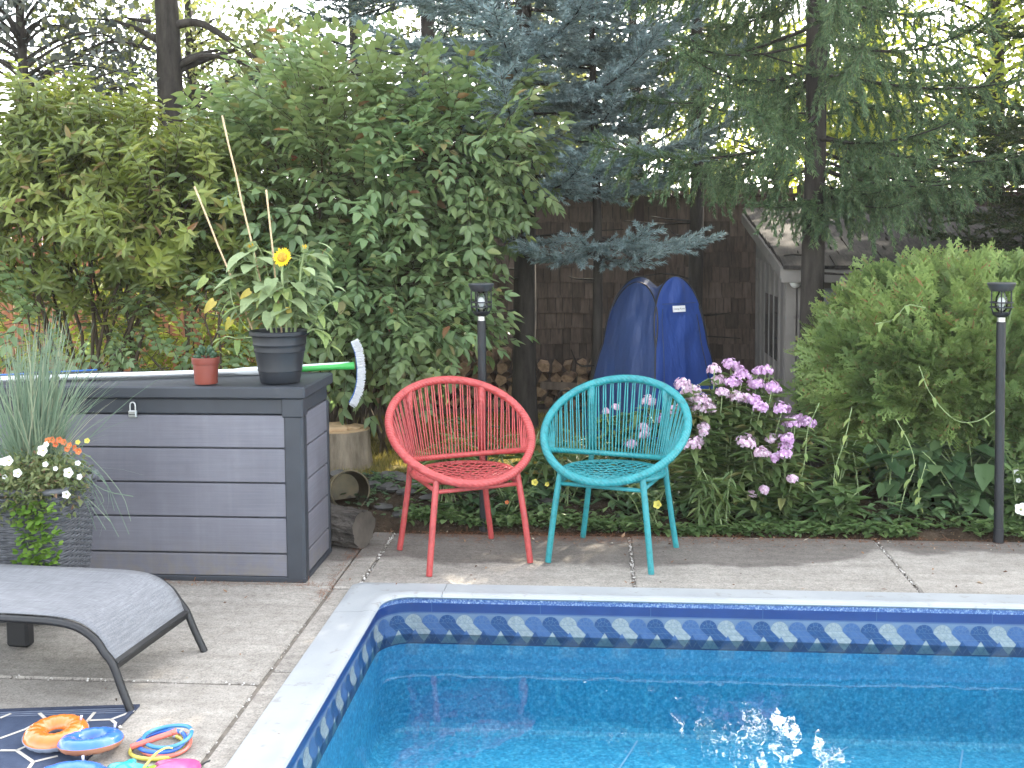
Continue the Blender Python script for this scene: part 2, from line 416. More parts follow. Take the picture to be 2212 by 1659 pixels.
# liner walls in printed bands
def liner(name, ca, cb, cc_, scale, rough=.35, big=None):
    m,t,o=nodes(name); b=N(t,'BsdfPrincipled',Roughness=rough)
    p=world_pos(t); v=N(t,'TexVoronoi',Scale=scale); t.links.new(p,v.inputs['Vector'])
    wob=noise(t,p,scale*1.3,4,.7); c=ramp(t,wob,[(.30,ca),(.5,cb),(.68,cc_)])
    c=mixc(t,.6,c,ramp(t,v.outputs['Color'],[(.2,(.45,.6,.7)),(.9,(1.3,1.2,1.1))]),'MULTIPLY')
    t.links.new(c,b.inputs['Base Color']); t.links.new(b.outputs[0],o.inputs[0]); return m
MT['liner']=liner('pool_liner',(.03,.32,.54),(.078,.50,.74),(.29,.72,.89),62)
MT['bead']=liner('liner_bead_print',(.02,.05,.17),(.08,.14,.32),(.40,.48,.58),95)
MT['band']=surf('liner_blue_band',(.007,.025,.11),(.011,.035,.14),rough=.3)
MT['bandlight']=surf('liner_light_band',(.04,.075,.16),(.055,.095,.19),rough=.4)
MT['grout']=surf('liner_grout_print',(.085,.13,.20),(.11,.16,.235),rough=.4)
MT['tnavy']=surf('tile_print_navy',(.008,.035,.11),(.016,.06,.16),rough=.35,scale=60)
MT['troyal']=surf('tile_print_royal',(.032,.075,.185),(.05,.105,.225),rough=.35,scale=60)
MT['tgrey']=surf('tile_print_grey',(.17,.205,.215),(.27,.305,.31),rough=.35,scale=70)
MT['white_line']=surf('pale_seam',(.35,.58,.78),(.5,.72,.88),rough=.5)
pp,pn=poolpath()
def wallband(name,z0,z1,mat,off=0.,off1=None):
    off1=off if off1 is None else off1
    V=[]; 
    for p,n_ in zip(pp,pn): a=p-n_*off; b_=p-n_*off1; V+=[(a[0],a[1],z0),(b_[0],b_[1],z1)]
    F=[(2*i,2*i+1,2*i+3,2*i+2) for i in range(len(pp)-1)]
    return MB().add(V,F).build(name,mat,pool,smooth=True)
wallband('liner_bead',.012,-.018,MT['bead'])
wallband('liner_band',-.018,-.056,MT['band'])
wallband('liner_stripe',-.056,-.062,MT['bandlight'])
wallband('liner_tile_band',-.062,-.186,MT['grout'])
wallband('liner_band',-.186,-.192,MT['tnavy'])
wallband('liner_wall',-.192,-.505,MT['liner'],0.,.006)
# rounded tube look of the blue band, in lengths with pale joints
seg=np.concatenate([[0],np.cumsum(np.linalg.norm(np.diff(pp,axis=0),axis=1))])
def at_s(s_):
    x=np.interp(s_,seg,pp[:,0]); y=np.interp(s_,seg,pp[:,1]); nx=np.interp(s_,seg,pn[:,0]); ny=np.interp(s_,seg,pn[:,1])
    return np.array([x,y]),unit((nx,ny))
SC=seg[13]+ (math.pi/2*.14)/2      # arc length at the corner
def wall_pt(s_,z,off):
    p,n_=at_s(s_); q=p-n_*off; return (q[0],q[1],z)
m=MB()
for k in np.arange(-8,14):
    s_=SC+.18+k*.452
    if s_<.1 or s_>seg[-1]-.1: continue
    m.add([wall_pt(s_-.0012,-.016,.0016),wall_pt(s_+.0012,-.016,.0016),wall_pt(s_+.0012,-.058,.0016),wall_pt(s_-.0012,-.058,.0016)],[(0,3,2,1)])
m.build('liner_band_joints',MT['bandlight'],pool)
# printed tile pattern: arched heads whose bands run down to the right over bands of the other colours
A=.0715; ZT=-.065; ZB=-.186; mats=[MT['tnavy'],MT['troyal'],MT['tgrey']]
m=MB(); n0=int((seg[-1]-.2)/A)
def poly(pts,c,lift):
    V=[wall_pt(a,b,lift) for a,b in pts]; m.add(V,[tuple(range(len(V)))[::-1]],c)
def shrink(pts,g=.0009):
    pts=np.array(pts); c=pts.mean(0); d=pts-c; L=np.linalg.norm(d,axis=1,keepdims=True); return c+d*(1-g/np.maximum(L,g*1.2))
for k in range(n0):
    s0=.12+k*A; c=[2,1,0][k%3]; r=A/2; cx=s0+r; cz=ZT-r
    # lattice triangles of the bands that cross underneath, each cut in four tiles
    tcl=[1,0,2][k%3]; ap=(cx+.10*A,ZB+.058); lb=(ap[0]-.036,ZB); rb=(ap[0]+.036,ZB); lerp=lambda p_,q_,f_:(p_[0]+(q_[0]-p_[0])*f_,p_[1]+(q_[1]-p_[1])*f_)
    mA,mB,mC=lerp(ap,lb,.5),lerp(ap,rb,.5),lerp(lb,rb,.5)
    for tri in ((ap,mA,mC,mB),(mA,lb,mC),(mB,mC,rb)): poly(shrink(tri),tcl,.0021)
    # head: outer ring of five wedges, inner ring of three
    nw=5
    for q in range(nw):
        a0=math.pi*(1-q/nw)+math.pi/4*(0); a1=math.pi*(1-(q+1)/nw)
        f=lambda a,rr:(cx+rr*math.cos(a),cz+rr*math.sin(a))
        poly(shrink([f(a0,r),f((a0+a1)/2,r),f(a1,r),f(a1,r*.55),f(a0,r*.55)]),c,.0015)
        if q in(1,2,3): pass
    for q in range(3):
        a0=math.pi*(1-q/3); a1=math.pi*(1-(q+1)/3)
        poly(shrink([f(a0,r*.55),f((a0+a1)/2,r*.55),f(a1,r*.55),(cx,cz)]),c,.0015)
    # band running down to the right
    step=A*.36
    for i in range(3):
        for j in range(4):
            def g_(u_,v_): return (cx-r+2*r*u_/3+v_*step, cz-v_*step)
            q4=[g_(i,j),g_(i+1,j),g_(i+1,j+1),g_(i,j+1)]
            if min(p[1] for p in q4)<ZB-.002: continue
            poly(shrink(q4),c,.0012+.0003*(k%3==0))
m.build('liner_tile_print',mats,pool)
# ledge, riser and floor of the liner (seen through the water)
def offset_poly(off,z,y0):
    return None
led=MB(); V=[];F=[]
LZ,FZ=-.305,-.564
def ring(off,z): return [(p[0]-n_[0]*off,p[1]-n_[1]*off,z) for p,n_ in zip(pp,pn)]
def loft(a,b):
    k=len(a); mm=MB(); mm.add(a+b,[(i,k+i,k+i+1,i+1) for i in range(k-1)]); return mm
prev=ring(.006,-.505)
for k_ in range(1,6):
    a_=k_/5*math.pi/2; nx_=ring(.006+.06*(1-math.cos(a_)),-.505-.06*math.sin(a_)); loft(prev,nx_).build('liner_cove',MT['liner'],pool,smooth=True); prev=nx_
MB().add([(PXL-.02,PYN,FZ),(PXR,PYN,FZ),(PXR,PYF+.02,FZ),(PXL-.02,PYF+.02,FZ)],[(0,1,2,3)]).build('liner_floor',MT['liner'],pool)
for (x,z0,z1) in ((PXR,.03,FZ),):
    MB().add([(x,PYN,z0),(x,PYF,z0),(x,PYF,z1),(x,PYN,z1)],[(0,1,2,3)]).build('liner_end',MT['liner'],pool)
MB().add([(PXL,PYN,.03),(PXR,PYN,.03),(PXR,PYN,FZ),(PXL,PYN,FZ)],[(0,3,2,1)]).build('liner_end',MT['liner'],pool)
for (u0,v0,u1,v1,bow) in ((1835,1610,1765,1659,.0),(2085,1570,2068,1659,.02),(1400,1560,1330,1659,.03)):
    a=G(u0,v0,FZ+.003); b=G(u1,v1-0,FZ+.003); b2=a+(b-a)*2.2; mid=(a+b2)/2+np.array([bow,0,0])
    pth=bez(a,mid,b2,14); MB().tube(pth,.004,5,flat=.3).build('floor_seam',MT['white_line'],pool)
# water: a thin layer that reflects by its Fresnel term and lets the tinted light through
def water():
    m_,t,o=nodes('pool_water'); p=world_pos(t)
    mp=N(t,'Mapping'); mp.inputs['Scale'].default_value=(1.,.55,1.); t.links.new(p,mp.inputs[0])
    h1=noise(t,mp.outputs[0],3.2,3,.5); h2=noise(t,mp.outputs[0],13.,2,.5)
    ad=N(t,'Math',operation='MULTIPLY_ADD'); t.links.new(h2,ad.inputs[0]); ad.inputs[1].default_value=.12; t.links.new(h1,ad.inputs[2])
    nb=bump(t,ad.outputs[0],.26,.02)
    fr=N(t,'Fresnel',IOR=1.33); t.links.new(nb,fr.inputs['Normal'])
    gl=N(t,'BsdfGlossy',Roughness=.015); gl.inputs[0].default_value=(1,1,1,1); t.links.new(nb,gl.inputs['Normal'])
    tr=N(t,'BsdfTransparent'); tr.inputs[0].default_value=(.80,.955,.985,1)
    mx=N(t,'MixShader'); t.links.new(fr.outputs[0],mx.inputs[0]); t.links.new(tr.outputs[0],mx.inputs[1]); t.links.new(gl.outputs[0],mx.inputs[2])
    t.links.new(mx.outputs[0],o.inputs[0]); return m_
MT['water']=water()
V=[(p[0],p[1],WATER) for p in pp]+[(PXR,PYN,WATER)]
tag(MB().add(V,[tuple(range(len(V)))[::-1]]).build('water',MT['water']),kind='structure')

# ------------------------------------------------------------------ planted bed and lawn
def gz(x,y):
    return .02+.03*math.sin(1.7*x+.6*y)*math.sin(1.3*y-.4*x)+.012*math.sin(9*x+4*y)*math.sin(8*y-3*x)+min(.05,max(0,(y-5.5)*.12))
def grid(name,x0,x1,y0,y1,st,mat,dz=0.,edge0=None):
    nx=int((x1-x0)/st)+1; ny=int((y1-y0)/st)+1; V=[]
    for j in range(ny):
        for i in range(nx):
            x=x0+(x1-x0)*i/(nx-1); y=y0+(y1-y0)*j/(ny-1); z=gz(x,y)+dz+random.uniform(-.006,.006)
            if edge0 is not None and j==0: z=edge0
            V.append((x,y,z))
    F=[(j*nx+i,j*nx+i+1,(j+1)*nx+i+1,(j+1)*nx+i) for j in range(ny-1) for i in range(nx-1)]
    return MB().add(V,F).build(name,mat,smooth=True)
tag(grid('garden_bed',-1.5,6.,5.495,6.5,.05,MT['soil'],0.,-.02),kind='structure')
MT['lawnsoil']=surf('lawn_soil',(.09,.075,.03),(.22,.18,.08),rough=1.,scale=9,bumpn=.8,bscale=50,bdist=.03,spec=.1)
tag(grid('lawn',-6.,6.,6.5,9.45,.1,MT['lawnsoil'],-.004),kind='structure')
tag(grid('garden_bed',-6.,-1.5,5.495,6.5,.08,MT['soil'],-.006,-.02),kind='structure')

# ------------------------------------------------------------------ fence
YF=9.35
MT['shingle']=surf('brown_shingle',(.07,.052,.040),(.135,.10,.077),rough=.85,scale=3,stretch=(14,14,3),bumpn=.6,bscale=30,bdist=.004,spec=.2,rnd=.32)
MT['fenceback']=surf('fence_backing',(.02,.014,.011),(.035,.025,.02),rough=.95)
MT['cedar']=surf('cedar_board',(.22,.085,.04),(.36,.16,.08),rough=.8,scale=2,stretch=(20,20,2),bumpn=.3,bscale=30,bdist=.003,spec=.25,rnd=.2)
MT['darkboard']=surf('dark_fence_board',(.045,.03,.025),(.08,.055,.045),rough=.85,scale=2,stretch=(18,18,2),bumpn=.4,bscale=30,bdist=.003,spec=.2,rnd=.2)
fx0,fx1=-1.95,1.62
fence=thing('shingle_fence','dark brown fence clad in rows of wooden shingles behind the firewood','fence',(0,YF,0))
MB().box(((fx0+fx1)/2,YF+.03,.92),(fx1-fx0,.03,1.74)).build('backing_panel',MT['fenceback'],fence)
MB().box(((fx0+fx1)/2,YF+.01,1.805),(fx1-fx0+.02,.09,.028),bev=.004).build('cap_rail',MT['darkboard'],fence)
for x in (fx0-.05,.33,fx1+.05): MB().box((x,YF-.005,.94),(.085,.085,1.9),bev=.005).build('post',MT['darkboard'],fence)
shm=[]
for q in range(10):
    wd=rng.uniform(.05,.105); mm=MB().box((0,0,0),(wd-.004,.012,.15),rot=rotx(R_(-4)),bev=.002)
    me=bpy.data.meshes.new('shingle'); me.from_pydata(mm.V,[],mm.F); me.materials.append(MT['shingle']); shm.append((wd,me))
rowh=.128; rest=MB(); cnt=0; cand=[]
for r_ in range(14):
    z=.06+.075+rowh*r_; x=fx0+.01
    while x<fx1-.03:
        k=random.randrange(10); wd,me=shm[k]
        cand.append((x+wd/2,z+random.uniform(-.006,.006),k,random.uniform(-.004,.004))); x+=wd
vis=sorted(cand,key=lambda c:(abs(c[1]-.95) if -1.0<c[0]<1.3 else 9+abs(c[0])))
for i,(x,z,k,dy) in enumerate(vis):
    if i<300:
        o=link('shingle',shm[k][1],fence); o.location=(x-0.,-.002+dy,z)
    else:
        rest.box((x,YF-.002+dy,z),(shm[k][0]-.004,.012,.15),rot=rotx(R_(-4)))
tag(rest.build('shingles',MT['shingle'],fence),kind='stuff')

lf=thing('cedar_fence','reddish cedar board fence standing behind the leafy shrubs','fence',(-4.,YF,0))
x=-6.8
bm=None
while x<fx0-.15:
    wd=.14
    if bm is None:
        q=MB().box((0,0,0),(wd-.012,.018,1.62),bev=.003); bm=bpy.data.meshes.new('board'); bm.from_pydata(q.V,[],q.F); bm.materials.append(MT['cedar'])
    o=link('board',bm,lf); o.location=(x+wd/2+4.,random.uniform(-.004,.004),.86); x+=wd
for z in (.35,1.35): MB().box(((-6.8+fx0-.1)/2,YF+.035,z),(6.8+fx0-.1,.04,.09)).build('rail',MT['cedar'],lf)
for x in (-6.2,-4.1): MB().box((x,YF+.06,.9),(.09,.09,1.8)).build('post',MT['cedar'],lf)
rf=thing('board_fence','dark board fence rising behind the shed roof','fence',(3.5,YF,0))
q=MB().box((0,0,0),(.136,.02,1.78),bev=.003); bm=bpy.data.meshes.new('board'); bm.from_pydata(q.V,[],q.F); bm.materials.append(MT['darkboard'])
x=fx1+.11
while x<6.4:
    o=link('board',bm,rf); o.location=(x+.07-3.5,random.uniform(-.004,.004),.93+random.uniform(-.004,.004)); x+=.14
MB().box((4.05,YF+.035,1.5),(4.7,.04,.09)).build('rail',MT['darkboard'],rf)
MB().box((4.05,YF-.01,1.838),(4.72,.09,.03)).build('cap_rail',MT['darkboard'],rf)

# ------------------------------------------------------------------ shed
SX,SY0,SY1,SXR=1.225,7.32,8.85,4.3
MT['shedwall']=surf('shed_wall',(.12,.11,.098),(.16,.148,.132),rough=.75,scale=6,bumpn=.1,bscale=40,bdist=.003,spots=(3,.62,(.09,.085,.075)))
MT['shedtrim']=surf('shed_trim',(.14,.128,.112),(.19,.175,.155),rough=.7,scale=8,spots=(9,.64,(.10,.09,.08)))
MT['sheddoor']=surf('shed_door',(.15,.155,.16),(.19,.195,.2),rough=.6,scale=4)
MT['shake']=surf('cedar_shake',(.012,.011,.0105),(.05,.044,.039),rough=.9,scale=2,stretch=(30,5,5),bumpn=.8,bscale=20,bdist=.006,spec=.2,rnd=.3)
MT['glassdark']=surf('window_glass',(.03,.035,.035),(.05,.055,.055),rough=.08,spec=.6)
MT['paint_white']=surf('white_paint',(.28,.275,.26),(.34,.335,.32),rough=.5,spots=(30,.66,(.2,.19,.18)))
shed=thing('garden_shed','small grey-beige garden shed with a dark shake lean-to roof','shed',(SX,SY0,0))
def roofz(y): return 1.275+(y-7.12)*(.36/1.9)
m=MB(); m.add([(SX,SY0,0),(SX,SY1,0),(SX,SY1,roofz(SY1)-.03),(SX,SY0,roofz(SY0)-.03),(SX+.03,SY0,0),(SX+.03,SY1,0),(SX+.03,SY1,roofz(SY1)-.03),(SX+.03,SY0,roofz(SY0)-.03)],[(0,3,2,1),(4,5,6,7),(3,7,6,2),(0,1,5,4),(0,4,7,3),(1,2,6,5)])
m.build('side_wall',MT['shedwall'],shed)
for k in range(7): MB().box((SX-.006,SY0+.12+k*.215,.62),(.012,.03,1.24+.15*k*.15)).build('batten',MT['shedtrim'],shed)
MB().box(((SX+SXR)/2,SY0+.015,.6),(SXR-SX-.004,.03,1.27)).build('front_wall',MT['shedwall'],shed)
MB().box((SXR,(SY0+SY1)/2,.6),(.03,SY1-SY0,1.27)).build('side_wall',MT['shedwall'],shed)
MB().box((SX+.012,SY0-.012,.62),(.07,.035,1.24),bev=.004).build('corner_board',MT['shedtrim'],shed)
dr=MB().box((SX+.34,SY0-.006,.58),(.50,.03,1.12),bev=.004).build('door',MT['sheddoor'],shed)
MB().box((SX+.52,SY0-.045,.6),(.02,.05,.10),bev=.004).build('handle',MT['shedtrim'],dr)
MB().box((SX+.075,SY0-.014,.6),(.04,.02,1.19)).build('door_frame',MT['shedtrim'],shed); MB().box((SX+.62,SY0-.014,.6),(.05,.02,1.19)).build('door_frame',MT['shedtrim'],shed)
wy0,wy1,wz0,wz1=7.66,8.28,.62,1.06
wn=MB().box((SX-.002,(wy0+wy1)/2,(wz0+wz1)/2),(.012,wy1-wy0,wz1-wz0)).build('window',MT['glassdark'],shed)
m=MB()
for y in (wy0,wy1): m.box((SX-.012,y,(wz0+wz1)/2),(.03,.045,wz1-wz0+.05))
for z in (wz0,wz1): m.box((SX-.0125,(wy0+wy1)/2,z),(.026,wy1-wy0-.046,.045))
m.build('frame',MT['paint_white'],wn)
for f in (1/3,2/3): MB().box((SX-.011,wy0+(wy1-wy0)*f,(wz0+wz1)/2),(.014,.018,wz1-wz0-.05)).build('muntin',MT['paint_white'],wn)
MB().box((SX-.0115,(wy0+wy1)/2,(wz0+wz1)/2),(.0125,wy1-wy0-.05,.018)).build('muntin',MT['paint_white'],wn)
MB().box((SX-.03,(wy0+wy1)/2,wz0-.07),(.05,wy1-wy0+.08,.09),bev=.012).build('sill',MT['paint_white'],wn)
# roof deck, trim, shakes
ex0,ex1,ey0,ey1=SX-.075,SXR+.1,7.12,9.05; sl_=math.atan2(.36,1.9); Lr=math.hypot(ey1-ey0,roofz(ey1)-roofz(ey0))
rm=((ex0+ex1)/2,(ey0+ey1)/2,(roofz(ey0)+roofz(ey1))/2)
roof=MB().box(rm,(ex1-ex0-.02,Lr,.02),rot=rotx(sl_)).build('roof',MT['fenceback'],shed)
MB().box((ex0,rm[1],rm[2]-.025),(.022,Lr+.01,.075),rot=rotx(sl_)).build('rake_board',MT['shedtrim'],shed)
MB().box(((ex0+ex1)/2,ey0+.002,roofz(ey0)-.045),(ex1-ex0+.01,.022,.085),bev=.003).build('fascia',MT['shedtrim'],shed)
skm=[]
for q in range(8):
    wd=rng.uniform(.11,.26); mm=MB().box((0,0,0),(wd-.008,.24,.024),rot=rotx(R_(5)))
    V=np.array(mm.V); V[:,1]+=np.where(V[:,1]<0,rng.normal(0,.012,len(V)),0)
    me=bpy.data.meshes.new('shake'); me.from_pydata(V.tolist(),[],mm.F); me.materials.append(MT['shake']); skm.append((wd,me))
nr=13
for r_ in range(nr):
    s_=(r_+.45)/nr; y=ey0+(ey1-ey0)*s_; z=roofz(y)+.022; x=ex0
    while x<ex1-.05:
        wd,me=skm[random.randrange(8)]; o=link('shake',me,roof); o.parent=roof
        o.location=(x+wd/2-SX,y+random.uniform(-.012,.012)-SY0,z+random.uniform(0,.008)); o.rotation_euler=(sl_,random.uniform(-.02,.02),random.uniform(-.03,.03)); x+=wd
MT['globe']=surf('globe_glass',(.72,.72,.70),(.80,.80,.78),rough=.3)
gp=P(1718,610,SY0-.09)
gl_=thing('globe_lamp','round white globe lamp fixed by the shed door','lamp',gp)
MB().lathe([(.0005,-.036)]+[(.036*math.sin(a),-.036*math.cos(a)) for a in np.linspace(.2,math.pi-.2,12)]+[(.0005,.036)],gp,20).build('globe',MT['globe'],gl_,smooth=True)
MB().tube([gp+np.array([0,.03,0]),gp+np.array([0,.105,0])],.012,8).build('stem',MT['shedtrim'],gl_)
# ================================================================== THINGS ON THE DECK
def lin(a,b,n=2): return np.linspace(np.asarray(a,float),np.asarray(b,float),n)
# ------------------------------------------------------------------ woven hoop chairs
def wrapmat(name,c,c2,freq=0.):
    m,t,o=nodes(name); b=N(t,'BsdfPrincipled',Roughness=.42); b.inputs['Specular IOR Level'].default_value=.45
    v=coord(t,'Object'); f=noise(t,v,7,4); cw=ramp(t,f,[(.3,c),(.72,c2)]); cw=mixc(t,.55,cw,ramp(t,noise(t,v,34,5,.7),[(.36,(.55,.52,.5)),(.5,(1,1,1)),(.75,(1.18,1.2,1.2))]),'MULTIPLY'); t.links.new(cw,b.inputs['Base Color'])
    if freq:
        wv=N(t,'TexWave',Scale=freq,Distortion=.6); wv.wave_type='BANDS'; wv.bands_direction='DIAGONAL'; t.links.new(v,wv.inputs['Vector'])
        t.links.new(bump(t,wv.outputs['Fac'],.35,.004),b.inputs['Normal'])
    t.links.new(b.outputs[0],o.inputs[0]); return m
def chair(label,loc,rz,c,c2,nm):
    A_=wrapmat(nm+'_cord_wrap',c,c2,26.); Bm=wrapmat(nm+'_frame_paint',c,tuple(.9*q for q in c2)); Cm=wrapmat(nm+'_cord',c,c2)
    t=thing('hoop_chair',label,'chair',loc,'pair of woven hoop chairs by the pool',rz)
    th=R_(38.5); a,b=.342,.325
    def hoop(q,dr=0.):
        s_=math.sin(q); 
        return np.array([(a+dr)*math.cos(q)*(1+.03*s_), (b+dr)*s_*math.cos(th), .60+(b+dr)*s_*math.sin(th)])
    qs=np.linspace(0,2*math.pi,72,endpoint=False)
    MB().tube([hoop(q) for q in qs],.0195,10,closed=True).build('hoop',A_,t,smooth=True,local=True)
    def bar(s_): return np.array([.298*math.cos(s_),-.128+.315*math.sin(s_),.502-.062*math.sin(s_)])
    MB().tube([bar(s_) for s_ in np.linspace(-.02,math.pi+.02,32)],.013,8).build('back_rail',A_,t,smooth=True,local=True)
    # back cords
    m=MB(); n=76
    for i in range(n):
        f=i/(n-1); q=R_(-24)+R_(228)*f; s_=math.acos(max(-.985,min(.985,.90*hoop(q)[0]/.298)))*.75+.25*math.pi*(.02+.96*f)
        # cords bunch in pairs
        q+=(-1)**i*.012; h0=hoop(q); h1=bar(s_)
        sag=np.array([0,.004*math.sin(i*1.7),0]); mid=(h0+h1)/2+sag
        m.tube(bez(h0+np.array([0,.0,.004]),mid,h1,5),.0034,5,cap=False)
    m.build('back_cords',Cm,t,smooth=True,local=True)
    # seat ring and net
    cx,cy_,cz,rx,ry=0.,-.015,.402,.238,.215
    ringp=[(cx+rx*math.cos(q),cy_+ry*math.sin(q),cz) for q in np.linspace(0,2*math.pi,48,endpoint=False)]
    MB().tube(ringp,.0105,8,closed=True).build('seat_ring',Bm,t,smooth=True,local=True)
    m=MB(); k=0
    for fam in (1,-1):
        for d in np.linspace(-.235,.235,17):
            ang_=fam*R_(34); dx,dy=math.cos(ang_),math.sin(ang_); nx,ny=-dy,dx
            # chord of the ellipse
            ox,oy=nx*d,ny*d; A2=(dx/rx)**2+(dy/ry)**2; B2=2*(ox*dx/rx**2+oy*dy/ry**2); C2=(ox/rx)**2+(oy/ry)**2-1; D2=B2*B2-4*A2*C2
            if D2<=0: continue
            t0,t1=(-B2-math.sqrt(D2))/(2*A2),(-B2+math.sqrt(D2))/(2*A2); pts=[]
            for e_ in np.linspace(0,1,11):
                x=ox+dx*(t0+(t1-t0)*e_); y=oy+dy*(t0+(t1-t0)*e_); rr=(x/rx)**2+(y/ry)**2
                pts.append((cx+x,cy_+y,cz+.006-.035*(1-rr)+.003*fam*math.sin(e_*31+d*60)))
            m.tube(pts,.0042,4,cap=False)
    m.build('seat_net',Cm,t,smooth=True,local=True)
    for sx in (-1,1):
        MB().tube(smoothpath([(sx*.246,-.225,0),(sx*.222,-.212,.22),(sx*.198,-.195,.40),(sx*.19,-.19,.435)],12),np.linspace(.0145,.0155,12),10).build('leg',Bm,t,smooth=R_(40),local=True)
        hp=hoop(math.acos(sx*.185/a))
        MB().tube(smoothpath([(sx*.238,.225,0),(sx*.21,.214,.2),(sx*.186,.206,.41),(sx*.183,.212,.6),hp],16),np.linspace(.0145,.014,16),10).build('leg',Bm,t,smooth=R_(40),local=True)
        # cord-wrapped upper half of the rear leg
        MB().tube(lin((sx*.184,.2065,.45),hp,6),.0185,8,flat=1.15).build('back_post',A_,t,smooth=True,local=True)
        MB().tube(lin((sx*.203,-.198,.372),(sx*.189,.207,.372),4),.0095,8).build('stretcher',Bm,t,smooth=True,local=True)
    MB().tube(lin((-.203,-.198,.366),(.203,-.198,.366),4),.010,8).build('stretcher',Bm,t,smooth=True,local=True)
    MB().tube(lin((-.189,.206,.366),(.189,.206,.366),4),.010,8).build('stretcher',Bm,t,smooth=True,local=True)
    return t
chair('coral red woven hoop chair beside a turquoise one',(-.64,5.095,0),R_(28),(.37,.052,.05),(.44,.073,.068),'red')
chair('turquoise woven hoop chair in front of the pink phlox',(.07,5.155,0),R_(-19),(.014,.19,.21),(.027,.245,.255),'turquoise')

# ------------------------------------------------------------------ storage box
MT['plank']=surf('grey_resin_plank',(.145,.145,.185),(.20,.20,.245),rough=.6,scale=2.2,stretch=(1,1,1),bumpn=.25,bscale=14,bdist=.003,spots=(3.3,.66,(.13,.13,.16)))
def plankmat():
    m,t,o=nodes('grey_resin_plank'); b=N(t,'BsdfPrincipled',Roughness=.62)
    p=world_pos(t); mp=N(t,'Mapping'); mp.inputs['Scale'].default_value=(3.,3.,260.); t.links.new(p,mp.inputs[0]); g=noise(t,mp.outputs[0],1.,3,.6)
    f=noise(t,p,3.,5,.6); oi=N(t,'ObjectInfo')
    c=ramp(t,f,[(.3,(.115,.114,.136)),(.72,(.155,.154,.178))])
    c=mixc(t,.8,c,ramp(t,g,[(.3,(.82,.82,.82)),(.7,(1.1,1.1,1.1))]),'MULTIPLY')
    c=mixc(t,.25,c,ramp(t,oi.outputs['Random'],[(0,(.82,.82,.84)),(1,(1.08,1.08,1.08))]),'MULTIPLY')
    sm=noise(t,p,9.,6,.7); c=mixc(t,.5,c,ramp(t,sm,[(.55,(1,1,1)),(.8,(.8,.78,.76))]),'MULTIPLY')
    sp=N(t,'SeparateXYZ'); t.links.new(p,sp.inputs[0]); ml_=N(t,'MapRange'); ml_.inputs[1].default_value=.02; ml_.inputs[2].default_value=.20; ml_.inputs[3].default_value=.62; ml_.inputs[4].default_value=0.; t.links.new(sp.outputs[2],ml_.inputs[0]); ms=N(t,'Math',operation='MULTIPLY'); t.links.new(ml_.outputs[0],ms.inputs[0]); t.links.new(ramp(t,noise(t,p,22.,5,.7),[(.42,(0,0,0)),(.62,(1,1,1))]),ms.inputs[1]); c=mixc(t,ms.outputs[0],c,(.16,.14,.11)); mp3=N(t,'Mapping'); mp3.inputs['Scale'].default_value=(30.,30.,1.2); t.links.new(p,mp3.inputs[0]); c=mixc(t,.4,c,ramp(t,noise(t,mp3.outputs[0],1.,3),[(.5,(1,1,1)),(.75,(1.25,1.24,1.2))]),'MULTIPLY'); t.links.new(c,b.inputs['Base Color']); t.links.new(bump(t,g,.25,.002),b.inputs['Normal']); t.links.new(b.outputs[0],o.inputs[0]); return m
MT['plank']=plankmat()
MT['resin']=surf('charcoal_resin',(.021,.025,.032),(.030,.035,.044),rough=.55,scale=7,spots=(14,.64,(.042,.046,.052)),bumpn=.12,bscale=120,bdist=.002)
bx0,bx1,by0,by1=-2.76,-1.275,4.65,5.125
box=thing('storage_box','large grey plank-sided deck storage box with a charcoal lid','storage box',(bx1,by0,0))
zs=[.022,.125,.285,.437,.589,.736]
MB().box(((bx0+bx1)/2,(by0+by1)/2,.36),(bx1-bx0-.05,by1-by0-.05,.70)).build('inner_shell',MT['resin'],box)
for i in range(5):
    h=zs[i+1]-zs[i]
    MB().box(((bx0+bx1)/2,by0+.016,(zs[i]+zs[i+1])/2),(bx1-bx0-.13,.022,h-.007),bev=.003).build('plank',MT['plank'],box)
    MB().box((bx1-.014,(by0+by1)/2+.01,(zs[i]+zs[i+1])/2),(.022,by1-by0-.085,h-.007),bev=.003).build('plank',MT['plank'],box)
for (x,y) in ((bx1-.042,by0+.038),(bx0+.042,by0+.038),(bx1-.02,by1-.02)):
    wx,wy=(.088,.08) if y<4.9 else (.045,.045)
    MB().box((x,y,.37),(wx,wy,.735),bev=.012).build('corner_pillar',MT['resin'],box,smooth=R_(35))
MB().box(((bx0+bx1)/2,(by0+by1)/2+.002,.012),(bx1-bx0+.008,by1-by0+.004,.024),bev=.004).build('base_trim',MT['resin'],box)
MB().box(((bx0+bx1)/2,(by0+by1)/2,.772),(bx1-bx0-.012,by1-by0-.012,.070),bev=.006).build('top_trim',MT['resin'],box,smooth=R_(35))
MB().box((bx1-.042,by0+.035,.768),(.094,.084,.085),bev=.006).build('corner_cap',MT['resin'],box)
lid=MB().box(((bx0+bx1)/2,(by0+by1)/2,.8345),(bx1-bx0+.036,by1-by0+.042,.052),bev=.007).build('lid',MT['resin'],box,smooth=R_(35))
for k in range(4): MB().box((bx0+.25+k*.34,(by0+by1)/2,.8615),(.28,by1-by0-.10,.006),bev=.002).build('lid_panel',MT['resin'],lid)
LT=.865
MT['steel']=surf('brushed_steel',(.55,.55,.54),(.68,.68,.67),rough=.35,metal=.9,scale=20,stretch=(1,1,12))
MT['alu']=surf('aluminium_tube',(.62,.64,.65),(.75,.77,.78),rough=.38,metal=.55,scale=9,stretch=(2,2,2),spots=(40,.68,(.4,.4,.4)))
pl=P(287,894,by0-.012)
lock=thing('padlock','small steel padlock hanging from the front of the storage box','padlock',pl)
